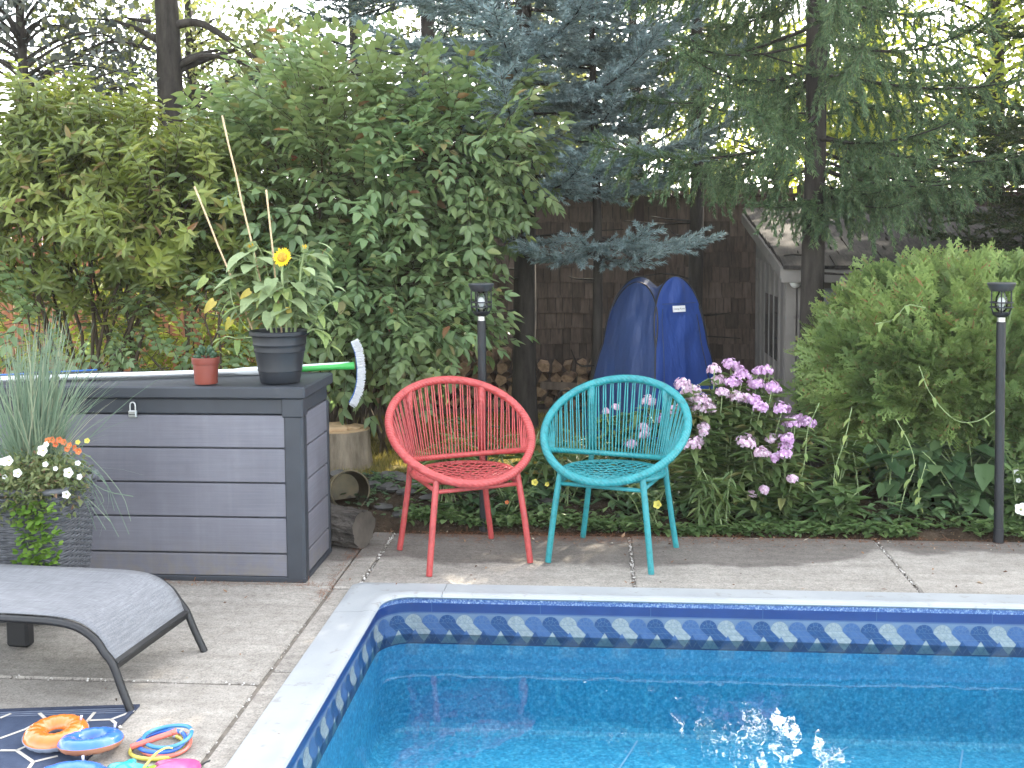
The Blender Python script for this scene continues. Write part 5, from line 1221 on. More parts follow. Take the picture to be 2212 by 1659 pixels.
# ------------------------------------------------------------------ leafy trees beyond the fence
cl=[clump(28,.26,.085,.055) for _ in range(8)]
def tree(name,label,base,H,r0,ells,n,mat,limbs=(),thr=-.2,k=1.6,seed=0,group='leafy trees beyond the fence',nst=60,scale=(.8,1.3),barkm='bark_dark',rmin=.3):
    t=thing(name,label,'tree',base,group); base=np.asarray(base,float)
    tp=smoothpath([base+np.array([0,0,-.1]),base+np.array([.03,0,H*.35]),base+np.array([-.03,.03,H*.7]),base+np.array([.03,0,H])],24)
    MB().tube(tp,r0*(1-.85*np.linspace(0,1,24)),12,cap=False).build('trunk',MT[barkm],t,smooth=True)
    p,D=shell(ells,n,rmin,thr,k); tag(scatter('crown',cl,p,frames(rng.normal(0,1,(len(p),3))),U(scale[0],scale[1],len(p)),[MT[mat]],t),kind='stuff')
    mb=MB()
    for i in rng.permutation(len(p))[:nst]:
        e=p[i]; z=max(base[2]+H*.28,min(H*.9,e[2]-.35*np.linalg.norm((e-base)[:2]))); s_=np.array([np.interp(z,tp[:,2],tp[:,0]),np.interp(z,tp[:,2],tp[:,1]),z]); q=bez(s_,(s_+e)/2+np.array([0,0,.2])+rng.normal(0,.1,3),e,8); mb.tube(q,np.linspace(r0*.22,.006,8),5,cap=False)
    for L in limbs: MB().tube(smoothpath(L[0],16),np.linspace(L[1],L[2],16),7).build('limb',MT[barkm],t,smooth=True)
    tag(mb.build('branches',MT[barkm],t,smooth=True),kind='stuff'); return t
T1=np.array([-3.98,10.1,0])
tree('shade_tree','tall tree with a thick bare dark trunk and arching limbs behind the shrubs',T1,8.,.165,[((-3.9,10.2,6.2),(2.6,2.,1.6)),((-2.95,10.3,3.25),(.55,.6,.38)),((-4.7,10.4,3.6),(.5,.6,.5))],330,'leaf_tree',
  limbs=(([P(372,55,10.1),P(430,50,10.1),P(500,90,10.1),P(570,140,10.1)],.045,.018),([P(372,150,10.1),P(440,120,10.1),P(520,135,10.1),P(580,165,10.1)],.03,.012),([P(325,48,10.1),P(270,38,10.1)],.025,.01),([P(325,105,10.1),P(240,90,10.1),P(180,110,10.1)],.02,.008)))
tree('plum_tree','dark blue-leaved tree filling the space beyond the cedar fence',(-5.3,10.,0),5.5,.08,[((-5.3,9.9,3.5),(1.1,.9,.75)),((-4.5,9.8,2.95),(.45,.5,.35))],80,'leaf_dark')
tree('leafy_tree','airy yellow-green tree behind the cedar fence',(-4.6,12.4,0),6.,.09,[((-4.9,12.4,3.0),(1.7,1.2,1.2)),((-3.2,12.5,2.4),(1.,1.,.6))],320,'leaf_tree',thr=-.05)
tree('leafy_tree','airy yellow-green tree between the thick trunk and the hazy spruce',(-2.9,13.2,0),7.,.10,[((-2.4,13.2,4.6),(1.5,1.3,1.3)),((-1.3,13.4,3.2),(1.1,1.,1.1))],240,'leaf_tree',thr=-.05)
tree('leafy_tree','sunlit leafy tree glimpsed between the blue spruce trunks',(.4,13.0,0),6.5,.10,[((.5,13.,3.1),(1.9,1.2,1.5)),((-.5,12.6,2.2),(.9,.8,.7))],330,'leaf_tree',thr=-.1)
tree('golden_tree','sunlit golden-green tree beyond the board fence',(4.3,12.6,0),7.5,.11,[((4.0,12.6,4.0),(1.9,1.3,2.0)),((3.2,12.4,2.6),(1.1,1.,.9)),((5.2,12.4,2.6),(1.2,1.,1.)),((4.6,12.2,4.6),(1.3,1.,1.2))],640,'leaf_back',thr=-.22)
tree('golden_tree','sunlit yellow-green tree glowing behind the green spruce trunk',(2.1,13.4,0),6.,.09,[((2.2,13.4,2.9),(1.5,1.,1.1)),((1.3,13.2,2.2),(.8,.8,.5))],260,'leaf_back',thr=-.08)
tree('shade_tree','tall broad tree added far behind the spruces, its high crown set to shade the deck',(-.4,17.5,0),12.,.22,[((-.4,17.5,8.2),(3.2,3.,3.0)),((-2.5,17.5,7.5),(2.8,2.5,2.4))],400,'leaf_tree',scale=(1.2,1.9),thr=-.08)  # added for shade on the deck; crown moved to leave a gap for sun
tree('shade_tree','tall broad tree added far behind the golden tree, its high crown set to block sun',(6.6,16.5,0),12.,.22,[((6.9,16.5,7.8),(3.3,2.6,3.0)),((8.5,15.5,5.5),(2.5,2.,2.2))],480,'leaf_tree',scale=(1.2,1.9),thr=-.2)  # added to block sun; crown shifted right to keep that gap open

tree('shade_tree','tall dense tree added far behind the fence, its unseen crown shading the deck',(3.6,15.5,0),13.,.2,[((3.4,15.5,10.4),(3.2,2.4,2.6))],480,'leaf_tree',scale=(1.2,1.9),thr=-.2)  # added to keep sun patches off the lounger; crown stands above the frame
tree('shade_tree','unseen round-headed tree added beyond the golden tree to keep sun off the pool',(6.2,15.1,0),12.,.17,[((6.2,15.1,9.6),(2.0,1.7,2.0))],420,'leaf_tree',scale=(1.2,1.9),thr=-.45)  # out of view, added to block the sun glint on the water
# ------------------------------------------------------------------ round cedar bush
MT['cedar_leaf']=leafmat('cedar_scale_leaf',[(0,(.15,.22,.065)),(.5,(.205,.285,.085)),(.9,(.255,.335,.11)),(.955,(.26,.32,.11)),(.97,(.25,.13,.06)),(1,(.32,.18,.09))],.22,rough=.55,spec=.3,patch=(2.6,(.07,.125,.045)))
fans=[fan(U(.13,.19)) for _ in range(10)]
cb=thing('cedar_bush','round clipped cedar bush standing before the shed','bush',(1.98,6.5,0))
ce=[((2.04,6.45,.76),(.76,.64,.50)),((2.38,6.5,.80),(.58,.55,.45)),((1.72,6.4,.68),(.46,.5,.42))]
p,D=shell(ce,6500,.78,-.35,4.5); d=foliage_dir(D,.55,.45); 
p2,D2=shell(ce,2000,.55,-.6,3.); d2=foliage_dir(D2,.2,.5); p=np.vstack([p,p2]); d=np.vstack([d,d2])
keep=p[:,2]>.22; p,d=p[keep],d[keep]
tag(scatter('foliage',fans,p,frames(d,None,rng.normal(0,.9,len(p))),U(.7,1.25,len(p)),[MT['cedar_leaf']],cb),kind='stuff')
mb=MB(); stems((1.98,6.5,0),p[rng.permutation(len(p))[:130]],mb,9,.035,.06,.006,.5); mb.build('trunk',MT['bark_brown'],cb,smooth=True)

# ------------------------------------------------------------------ sunflowers
def heart_leaf(L,w_,curl,nx=6,fold=.10):
    V=[];F=[]; 
    for i in range(nx+1):
        f=i/nx; wd=w_*.5*(math.sin(math.pi*min(1,(f+.10)/1.10)**.62))**.9*(1 if f<1 else 0)+.0003; x=L*f-(.06*L if 0<i<2 else 0)
        z=-curl*L*f*f*.6
        for j,s_ in enumerate((-1,-.5,0,.5,1)): V.append((x-(.10*L*abs(s_)*(1-f)*(1 if i<3 else 0)),wd*s_,z+fold*wd*abs(s_)*1.4+.008*L*math.sin(9*f+3*s_)))
    for i in range(nx):
        for j in range(4): F.append((i*5+j,(i+1)*5+j,(i+1)*5+j+1,i*5+j+1))
    return V,F
def hl_mesh(name,mat,L=1.,w_=.78,curl=.4,fold=.1):
    V,F=heart_leaf(L,w_,curl,6,fold); me=bpy.data.meshes.new(name); me.from_pydata(V,[],F); me.materials.append(mat); me.shade_smooth(); return me
def obj_leafmat(name,c,c2,trans=.3):
    m,t,o=nodes(name); oi=N(t,'ObjectInfo'); v=coord(t,'Object'); f=noise(t,v,5,4); cc_=ramp(t,oi.outputs['Random'],[(0,c),(1,c2)]); cc_=mixc(t,.5,cc_,ramp(t,f,[(.3,(.75,.75,.75)),(.7,(1.2,1.2,1.2))]),'MULTIPLY')
    b=N(t,'BsdfPrincipled',Roughness=.6); b.inputs['Specular IOR Level'].default_value=.3; t.links.new(cc_,b.inputs['Base Color']); tr=N(t,'BsdfTranslucent'); t.links.new(cc_,tr.inputs[0]); mx=N(t,'MixShader'); mx.inputs[0].default_value=trans
    t.links.new(bump(t,noise(t,v,12,3),.3,.02),b.inputs['Normal']); t.links.new(b.outputs[0],mx.inputs[1]); t.links.new(tr.outputs[0],mx.inputs[2]); t.links.new(mx.outputs[0],o.inputs[0]); return m
MT['sunleaf']=obj_leafmat('sunflower_leaf',(.21,.28,.13),(.32,.40,.20)); MT['yleaf']=obj_leafmat('yellowed_leaf',(.40,.36,.06),(.5,.40,.10)); MT['tomleaf']=obj_leafmat('tomato_leaf',(.18,.26,.08),(.30,.36,.12))
MT['sunstem']=surf('sunflower_stem',(.20,.27,.11),(.28,.34,.16),rough=.7); MT['petal']=obj_leafmat('sunflower_petal',(.80,.48,.01),(.86,.58,.02)); MT['disc']=surf('sunflower_disc',(.30,.15,.01),(.55,.34,.03),rough=.9,scale=120,bumpn=1.,bscale=200,bdist=.003)
slm=[hl_mesh('leaf',MT['sunleaf'],1.,U(.68,.85),U(.25,.7)) for _ in range(5)]; ylm=hl_mesh('leaf',MT['yleaf'],1.,.5,1.0); tlm=[hl_mesh('leaf',MT['tomleaf'],1.,U(.4,.5),U(.5,1.)) for _ in range(3)]
def setleaf(me,parent,p,d,L,up=(0,0,1.),name='leaf'):
    o=link(name,me,parent); R=fr1(d,up); o.matrix_local=Matrix.Translation(Vector(np.asarray(p)-np.array(parent.location)))@Matrix(R.tolist()).to_4x4()@Matrix.Scale(float(L),4); return o
def flower_head(p,nrm,r,parent,open_=1.):
    Rf=fr1(nrm,(0,0,1.)); hd=MB().lathe([(.0005,.010*1.),(r*.30,.012),(r*.48,.006),(r*.5,-.006),(r*.2,-.012),(.0005,-.012)],(0,0,0),20,rot=np.stack([Rf[:,1],Rf[:,2],Rf[:,0]],1)); hd.V=[tuple(np.array(q)+p) for q in hd.V]
    h_=hd.build('flower_disc',MT['disc'] if open_>.5 else MT['sunstem'],parent,smooth=True)
    m=MB(); n=26 if open_>.5 else 22
    for k in range(n):
        a=2*math.pi*k/n+U(-.08,.08); rad=Rf[:,1]*math.cos(a)+Rf[:,2]*math.sin(a); b0=np.asarray(p)+rad*r*.42; L=r*U(.52,.66); d=unit(rad*open_+Rf[:,0]*(U(.05,.35) if open_>.5 else U(.7,1.3))); s_=unit(np.cross(d,Rf[:,0]))*r*.11
        m.add([b0-s_*.6,b0+d*L*.5-s_,b0+d*L,b0+d*L*.5+s_,b0+s_*.6],[(0,1,2,3,4)])
    m.build('petals' if open_>.5 else 'bud_bracts',MT['petal'] if open_>.5 else MT['sunleaf'],parent)
    if open_<=.5:
        m=MB()
        for k in range(14):
            a=U(0,6.28); rad=Rf[:,1]*math.cos(a)+Rf[:,2]*math.sin(a); b0=np.asarray(p)+rad*r*U(.05,.3)+Rf[:,0]*.008; d=unit(rad*.3+Rf[:,0]); s_=unit(np.cross(d,rad))*r*.08; m.add([b0-s_,b0+d*r*.5,b0+s_],[(0,1,2)])
        m.build('bud_petals',MT['petal'],parent)
soil=pb+np.array([0,0,.2]); YS=4.76
tops=[(P(610,556,YS-.03),(-.15,-1.,.35),.045,1.,.035),(P(545,537,YS+.03),(-.3,-.6,1.),.046,.4,-.03),(P(658,540,YS+.05),(.2,-.5,1.),.034,.3,.06)]
stempts=[]
for (tp_,nr2,r,op,bx_) in tops:
    b0=soil+np.array([bx_,U(-.02,.02),-.01]); q=smoothpath([b0,b0+(tp_-b0)*.35+np.array([.004,0,0]),b0+(tp_-b0)*.75+np.array([-.006,0,0]),tp_-unit(nr2)*.012],18); MB().tube(q,np.linspace(.0065,.0045,18),8).build('stem',MT['sunstem'],sun_pot,smooth=True); flower_head(tp_,np.array(nr2),r,sun_pot,op); stempts.append(q)
m=MB()
for si,q in enumerate(stempts):
    for k in range(18 if si<2 else 13):
        f=min(.97,.26+.70*k/(18 if si<2 else 13)); i=int(f*17); a=k*2.4+si; pet=np.array([math.cos(a),math.sin(a)*.9,.35]); L0=U(.035,.06); e=q[i]+pet*L0
        if abs(e[0]-tops[0][0][0])<.10 and e[2]>tops[0][0][2]-.085 and e[1]<tops[0][0][1]+.06: continue
        m.tube([q[i],q[i]+pet*L0*.5+np.array([0,0,.005]),e],.0018,5); setleaf(random.choice(slm),sun_pot,e,(pet[0],pet[1],U(-.35,.15)),U(.085,.13)*(1.15-.45*max(0,f-.6)))
m.build('leaf_stalks',MT['sunstem'],sun_pot)
for (u_,v_) in ((470,880-260),(545,625),(510,690)): pass
for (u_,v_,dx,dz,L) in ((445,600,-.7,-.8,.07),(462,650,-.9,-.9,.075),(540,628,-.8,-.5,.06),(598,662,-.1,-1,.05),(622,664,.3,-1,.05),(500,690,-.6,-.9,.06)):
    setleaf(ylm if v_>625 else tlm[0],sun_pot,P(u_,v_,YS-.06),(dx,-.25,dz),L,(.2,-1.,.3))
# tomato vines trailing over both sides of the pot
for path in ([(-.09,0,-.02),(-.16,-.01,.06),(-.20,-.02,.15),(-.215,0,.24),(-.19,.02,.33)],[(-.10,-.02,0),(-.18,-.03,-.005),(-.24,-.02,.0),(-.29,-.01,-.05)],[(.10,0,0),(.15,-.02,.05),(.21,-.03,.13),(.26,-.04,.16)],[(.10,-.01,.0),(.16,-.03,.035),(.21,-.04,.02),(.235,-.05,-.03)],[(-.02,.03,0),(-.05,.05,.2),(-.08,.06,.34),(-.12,.06,.42)],[(.04,.03,0),(.07,.05,.2),(.10,.06,.33),(.15,.05,.38)],[(.02,.03,0),(.02,.06,.2),(.04,.06,.36)]):
    q=smoothpath([soil+np.array(a) for a in path],16); MB().tube(q,np.linspace(.004,.0018,16),6).build('vine',MT['sunstem'],sun_pot,smooth=True)
    for k in range(11):
        i=4+int(k*11/10); i=min(i,15); a=U(0,6.28); d=np.array([math.cos(a),math.sin(a)*.7,U(-.9,.1)]); setleaf(random.choice(tlm),sun_pot,q[i]+unit(d)*.012,d,U(.045,.075))

for k in range(70):
    a=U(0,6.28); rr=U(.05,.21); z=U(.06,.42); p_=soil+np.array([rr*math.cos(a)*1.25,rr*math.sin(a)*.7,z]); fl_=tops[0][0]
    if abs(p_[0]-fl_[0])<.11 and p_[2]>fl_[2]-.10: p_[2]-=.16
    setleaf(random.choice(tlm+slm),sun_pot,p_,(math.cos(a),math.sin(a)*.7,U(-.9,.1)),U(.05,.095))
# ------------------------------------------------------------------ wicker planter with grass and bedding flowers
MT['wicker']=surf('grey_wicker',(.055,.058,.065),(.12,.125,.135),rough=.6,scale=40,stretch=(1,1,1),bumpn=.3,bscale=150,bdist=.002)
pc=np.array([-2.255,4.22,0.]); planter=thing('wicker_planter','square grey wicker planter of tall grass, white petunias and trailing foliage','planter',pc)
def sqp(a,h_,rad=.25):
    c,s_=math.cos(a),math.sin(a); k=(abs(c)**5+abs(s_)**5)**(-1/5); return h_*k*c,h_*k*s_
m=MB(); rows=44; nn_=160; RZ=rotz(.06)
for r_ in range(rows):
    z=.02+.50*r_/rows; hw=.155+.045*(z/.52); pts=[]
    for i in range(nn_):
        a=2*math.pi*i/nn_; x,y=sqp(a,hw+.0035*math.cos(math.pi*i/5+math.pi*r_)); pts.append(pc+RZ@np.array([x,y,z]))
    m.tube(pts,.0054,5,closed=True)
m.build('weave',MT['wicker'],planter)
pts=[pc+RZ@np.array([*sqp(a,.204),.535]) for a in np.linspace(0,2*math.pi,60,endpoint=False)]; MB().tube(pts,.013,8,closed=True).build('rim',MT['wicker'],planter,smooth=True)
m=MB(); 
for i in range(24):
    a=2*math.pi*i/24; m.tube([pc+RZ@np.array([*sqp(a,.150),.01]),pc+RZ@np.array([*sqp(a,.193),.53])],.005,5)
m.build('stakes',MT['wicker'],planter)
MB().lathe([(.0005,.49),(.19,.485)],pc,20).build('soil',MT['potsoil'],planter)
MT['grassblade']=leafmat('fountain_grass_blade',[(0,(.10,.155,.105)),(.6,(.16,.22,.15)),(.9,(.22,.27,.18)),(1,(.34,.34,.24))],.3,rough=.5)
VV=[];FF=[]; m=MB()
gc=pc+np.array([-.03,.03,.49])
for k in range(420):
    a=U(0,6.28); lean=abs(rng.normal(0,.33)); lean=min(lean,1.15); L=U(.42,.80); d=np.array([math.cos(a)*math.sin(lean)+.10,math.sin(a)*math.sin(lean)*.8,math.cos(lean)]); b0=gc+np.array([U(-.07,.07),U(-.05,.05),0]); n=7; w0=U(.0024,.0042); pts=[]
    for i in range(n):
        f=i/(n-1); q=b0+d*L*f+np.array([0,0,-.22*L*f**2.2*(.3+1.4*math.sin(lean))])+np.array([d[0],d[1],0])*L*.12*f*f; s_=np.array([1.,.25,0])*w0*(1-.85*f); pts+= [q-s_,q+s_]
    m.add(pts,[(2*i,2*i+1,2*i+3,2*i+2) for i in range(n-1)])
for k in range(16):   # dry curling blades hanging over the rim
    x0=U(-.05,.15); q=smoothpath([gc+np.array([x0,-.03,.0]),gc+np.array([x0+.10,-.08,U(.08,.2)]),gc+np.array([x0+U(.18,.3),-.1,U(.0,.14)]),gc+np.array([x0+U(.22,.42),-.1,U(-.16,.04)])],10); pts=[]
    for i,p_ in enumerate(q): s_=np.array([.3,.3,1.])*.0014; pts+=[p_-s_,p_+s_]
    m.add(pts,[(2*i,2*i+1,2*i+3,2*i+2) for i in range(9)])
m.build('grass',MT['grassblade'],planter)
MT['bedleaf']=leafmat('petunia_leaf',[(0,(.085,.12,.045)),(.6,(.14,.175,.07)),(.93,(.22,.23,.10)),(1,(.25,.14,.10))],.3,rough=.6)
MT['jenny']=leafmat('creeping_jenny_leaf',[(0,(.07,.15,.02)),(.6,(.13,.24,.035)),(1,(.2,.31,.06))],.35,rough=.5)
small=[clump(16,.045,.026,.014) for _ in range(6)]
p,D=shell([((pc[0]+.02,pc[1]-.06,.57),(.24,.20,.075)),((pc[0]+.10,pc[1]-.10,.53),(.14,.13,.09)),((pc[0]-.02,pc[1]-.16,.50),(.16,.07,.07))],330,.3,-.5,6.); scatter('bedding_foliage',small,p,frames(rng.normal(0,1,(len(p),3))),U(.8,1.25,len(p)),[MT['bedleaf']],planter)['kind']='stuff'
tl=Tmpl()
for i in range(12):
    a=2*math.pi*i/12
disc_l=Tmpl(); rr=[(math.cos(a),math.sin(a)*.85,.06*math.cos(2*a)) for a in np.linspace(0,2*math.pi,7)[:-1]]; disc_l.add(np.array(rr)+np.array([.9,0,0]),Q=[(0,1,2,3),(0,3,4,5)])
pj=[];dj=[]
for k in range(620):
    x=pc[0]+.12+rng.normal(0,.045); z=.52-abs(U(0,1))**.8*.42; hw=.155+.045*(z/.52); x=np.clip(x,pc[0]+.03,pc[0]+.20); pj.append((x+.015*math.sin(z*20),pc[1]-hw-U(.005,.04),z)); dj.append((rng.normal(0,.6),-1.+rng.normal(0,.3),U(-.8,.3)))
scatter('trailing_foliage',[disc_l],pj,frames(np.array(dj),np.tile([0,0,1.],(620,1))+rng.normal(0,.3,(620,3)),None),U(.009,.014,620),[MT['jenny']],planter)['kind']='stuff'
MT['petw']=obj_leafmat('white_petunia',(.72,.73,.70),(.80,.80,.77),.15); MT['peto']=obj_leafmat('orange_blossom',(.55,.13,.05),(.66,.22,.08),.2); MT['pety']=obj_leafmat('pale_yellow_eye',(.5,.52,.15),(.6,.6,.2),.1); MT['petyl']=obj_leafmat('yellow_blossom',(.62,.55,.12),(.72,.62,.12),.2)
def trumpet(p,nrm,r,parent,mat):
    Rf=fr1(nrm); B3=np.stack([Rf[:,1],Rf[:,2],Rf[:,0]],1); m=MB(); n=20; V=[]
    for (k_,z) in ((.12,-.7),(.25,-.25),(.6,.0),(1.,.10)):
        for i in range(n): a=2*math.pi*i/n; rr_=r*k_*(1+(.12*math.cos(5*a) if k_>.5 else 0)); V.append(B3@np.array([rr_*math.cos(a),rr_*math.sin(a),r*z+(.06*r*math.sin(5*a+1) if k_>.9 else 0)])+p)
    m.add(V,[(i*n+j,i*n+(j+1)%n,(i+1)*n+(j+1)%n,(i+1)*n+j) for i in range(3) for j in range(n)]); o=m.build('flower',mat,parent,smooth=True)
    e=MB().lathe([(.0005,.2*r),(.16*r,.0),(.0005,-.3*r)],(0,0,0),8,rot=B3); e.V=[tuple(np.array(q)+p-Rf[:,0]*r*.12) for q in e.V]; c_=e.build('eye',MT['pety'],o); 
    c_.data.transform(Matrix.Translation(Vector(np.array(parent.location)-np.array(o.location)-np.array(parent.location)))) if False else None
    c_.parent=o; c_.data.transform(Matrix.Translation(-Vector(parent.location))); return o
for (u_,v_,s_) in ((92,973,.021),(148,1021,.019),(38,1022,.016),(8,997,.016),(18,995,.018),(143,1068,.015),(100,960,.010),(98,1003,.010),(172,1030,.011),(120,1012,.009),(168,1000,.010),(10,1030,.009)): trumpet(P(u_,v_,3.975+U(0,.03)),np.array([U(-.2,.45),-1,U(-.1,.3)]),s_,planter,MT['petw'])
for (u_,v_,s_) in ((103,952,.013),(113,950,.013),(128,950,.012),(138,955,.012),(150,962,.012),(162,968,.013),(170,975,.013),(120,960,.011),(145,970,.011)): trumpet(P(u_,v_,4.12),np.array([U(-.5,.5),-1,U(0,.6)]),s_,planter,MT['peto'])
for (u_,v_,s_) in ((188,952,.010),(168,955,.009)): trumpet(P(u_,v_,4.1),np.array([.5,-1,.2]),s_,planter,MT['petyl'])

# ------------------------------------------------------------------ phlox
MT['phleaf']=leafmat('phlox_leaf',[(0,(.07,.12,.04)),(.5,(.115,.175,.06)),(.88,(.17,.22,.08)),(1,(.24,.23,.09))],.3,rough=.5,spec=.4)
MT['phpink']=leafmat('pink_phlox',[(0,(.50,.30,.41)),(.5,(.63,.46,.56)),(1,(.74,.64,.68))],.2,rough=.7); MT['phmag']=leafmat('mauve_phlox',[(0,(.44,.22,.42)),(.5,(.56,.35,.54)),(1,(.68,.53,.65))],.2,rough=.7)
def phlox(name,label,stems_,base_c,wd):
    stems_=list(stems_)+[(tp_+np.array([U(-.055,.055),U(-.05,.08),U(-.05,.02)]),(fl[0]*U(.7,1.),fl[1],int(fl[2]*.8)) if k_%3 else None) for k_,(tp_,fl) in enumerate(stems_) if fl]
    t=thing(name,label,'phlox',(base_c[0],base_c[1],0.),'phlox clumps in the bed'); mb=MB(); Pp=[];Dd=[]
    for (tp_,fl) in stems_:
        b0=np.array([base_c[0]+(tp_[0]-base_c[0])*.55+U(-.04,.04),base_c[1]+U(-wd,wd),gz(tp_[0],base_c[1])]); q=smoothpath([b0,(b0+tp_)/2+np.array([U(-.02,.02),.0,.02]),tp_],12); mb.tube(q,np.linspace(.0045,.0025,12),5,cap=False)
        n=int(48*np.linalg.norm(tp_-b0)/.7)
        for k in range(n):
            f=.12+.82*k/n; i=f*11; pp_=np.array([np.interp(i,np.arange(12),q[:,c]) for c in range(3)]); a=(k//2)*1.57+(k%2)*math.pi+U(-.3,.3); Pp.append(pp_); Dd.append((math.cos(a),math.sin(a),U(-.15,.6)))
    scatter('leaves',[l_ for l_ in ltm],np.array(Pp),frames(np.array(Dd)),U(.8,1.3,len(Pp)),[MT['phleaf']],t)['kind']='stuff'; mb.build('stems',MT['sunstem'],t)
    for (tp_,fl) in stems_:
        if not fl: continue
        m=MB(); rr_,mat,n=fl
        for k in range(n):
            d=rng.normal(0,1,3); d[2]=abs(d[2])*.9-.25; d=unit(d); c=tp_+d*rr_*U(.45,1.2)*np.array([1.1,1.1,1.0]); Rf=fr1(unit(d+rng.normal(0,.25,3))); s_=U(.010,.014)
            pet=[]
            for j in range(5):
                a=2*math.pi*j/5+U(-.1,.1); e=Rf[:,1]*math.cos(a)+Rf[:,2]*math.sin(a); g_=np.cross(Rf[:,0],e); m.add([c,c+e*s_*.6-g_*s_*.42,c+e*s_*1.05,c+e*s_*.6+g_*s_*.42],[(0,1,2,3)])
        m.build('flower_head',mat,t)
    return t
ltm=[]
for _ in range(6):
    t=Tmpl(); V,Q=leaf_geo(U(.085,.115),U(.026,.034),.15,U(.4,.9)); t.add(V,Q=Q); ltm.append(t)
pk=lambda u_,v_,Y,r=.036,m='phpink',n=70: (P(u_,v_,Y),(r,MT[m],n))
st=[pk(1475,832,5.75),pk(1500,846,5.85,.034),pk(1532,884,5.75,.034),pk(1552,824,5.9,.034),pk(1478,872,5.8,.028),pk(1515,868,5.7),pk(1542,800,5.9,.032),pk(1578,788,5.95,.036,'phmag'),pk(1603,812,5.85,.04,'phmag'),pk(1560,850,5.75,.03),pk(1592,858,5.8,.034),pk(1628,868,5.75,.036,'phmag'),pk(1632,832,5.9,.038,'phmag'),pk(1655,802,5.95,.03,'phmag'),pk(1672,842,5.85,.036,'phmag'),pk(1690,885,5.75,.038,'phmag'),pk(1520,925,5.7,.026),pk(1494,962,5.62,.034),pk(1492,902,5.8,.03)]
st+=[(P(u_,v_,Y),None) for u_,v_,Y in ((1500,1010,5.65),(1530,980,5.7),(1570,960,5.75),(1560,1030,5.62),(1600,1060,5.6),(1540,1080,5.58),(1510,1070,5.6),(1590,900,5.9),(1640,920,5.85),(1555,900,5.85),(1480,1000,5.7),(1610,1010,5.65),(1590,780,6.0),(1665,790,6.0))]
phlox('phlox','tall phlox clump with pale pink flower heads beside the turquoise chair',st,(.60,5.83),.10)
st=[pk(1712,915,5.8,.042,'phmag'),pk(1745,916,5.85,.036,'phmag'),pk(1700,950,5.7,.036,'phmag'),pk(1612,958,5.65,.044),pk(1645,980,5.62,.036),pk(1695,982,5.62,.032,'phmag'),pk(1712,1035,5.6,.022),pk(1650,1058,5.6,.02),pk(1665,950,5.75,.028)]
st+=[(P(u_,v_,Y),None) for u_,v_,Y in ((1680,1010,5.65),(1650,1030,5.62),(1620,1080,5.58),(1690,1070,5.6),(1720,990,5.75),(1660,900,5.9),(1740,960,5.85),(1640,1100,5.58))]
phlox('phlox','low phlox clump with mauve flower heads beside the cedar bush',st,(.92,5.78),.09)
st=[pk(1402,868,6.1,.034),pk(1432,905,6.05,.034,'phmag'),pk(1392,925,6.0,.03),pk(1362,962,5.95,.03),pk(1455,880,6.1,.032),pk(1330,880,6.2,.018)]+[(P(u_,v_,6.0),None) for u_,v_ in ((1300,960),(1340,990),(1380,980),(1420,960),(1280,1000),(1440,1000))]
phlox('phlox','loose pink phlox seen through the turquoise chair back',st,(.25,6.05),.12)

# ------------------------------------------------------------------ other bed plants
MT['hosta']=leafmat('lily_leaf',[(0,(.07,.12,.04)),(.6,(.12,.18,.06)),(1,(.2,.25,.09))],.3,rough=.5,spec=.4); MT['glossy']=leafmat('broad_dark_leaf',[(0,(.045,.09,.04)),(.6,(.07,.125,.05)),(1,(.11,.17,.07))],.22,rough=.38,spec=.5)
MT['midgreen']=leafmat('ovate_green_leaf',[(0,(.06,.11,.035)),(.6,(.10,.165,.055)),(1,(.15,.215,.075))],.3,rough=.5,spec=.4)
def lt(L,w_,curl,n=5):
    out=[]
    for _ in range(n): t=Tmpl(); V,Q=leaf_geo(L*U(.85,1.15),w_*U(.85,1.15),.14,curl*U(.6,1.4)); t.add(V,Q=Q); out.append(t)
    return out
LILY=lt(.16,.030,.9); BROAD=lt(.20,.12,.55); OVATE=lt(.085,.045,.5); TINY=lt(.035,.024,.4)
def clumpy(name,label,x,y,wd,h_,ns,per,temps,mat,group=None,lo=.15,elev=(-.1,.7),sc=(.8,1.2),flowers=None):
    t=thing(name,label,'garden plant',(x,y,gz(x,y)),group); mb=MB(); Pp=[];Dd=[]
    for s_ in range(ns):
        b0=np.array([x+U(-wd,wd)*.5,y+U(-wd,wd)*.4,gz(x,y)-.01]); tp_=np.array([x+U(-wd,wd),y+U(-wd,wd)*.7,gz(x,y)+h_*U(.65,1.05)]); q=bez(b0,(b0+tp_)/2+np.array([0,0,.2*h_]),tp_,8); mb.tube(q,np.linspace(.004,.002,8),4,cap=False)
        for k in range(per): f=lo+(1-lo)*(k+.5)/per; a=k*2.4+U(-.4,.4)+s_; Pp.append([np.interp(f*7,np.arange(8),q[:,c]) for c in range(3)]); Dd.append((math.cos(a),math.sin(a)-.15,U(*elev)))
    scatter('leaves',temps,np.array(Pp),frames(np.array(Dd)),U(sc[0],sc[1],len(Pp)),[MT[mat]],t)['kind']='stuff'; mb.build('stems',MT['sunstem'],t)
    for (u_,v_,Y,r,mt_) in (flowers or ()):
        trumpet(P(u_,v_,Y),np.array([U(-.3,.3),-1,.5]),r,t,MT[mt_])
    return t
GX=lambda u_,Y: P(u_,1000,Y)[0]
clumpy('garden_plant','leafy pale green lily clump beneath the coral red chair',GX(965,5.72),5.72,.13,.36,9,9,LILY,'hosta',lo=.25)
clumpy('garden_plant','dark leafy clump behind the coral red chair legs',GX(1010,6.2),6.2,.16,.36,9,9,OVATE,'glossy')
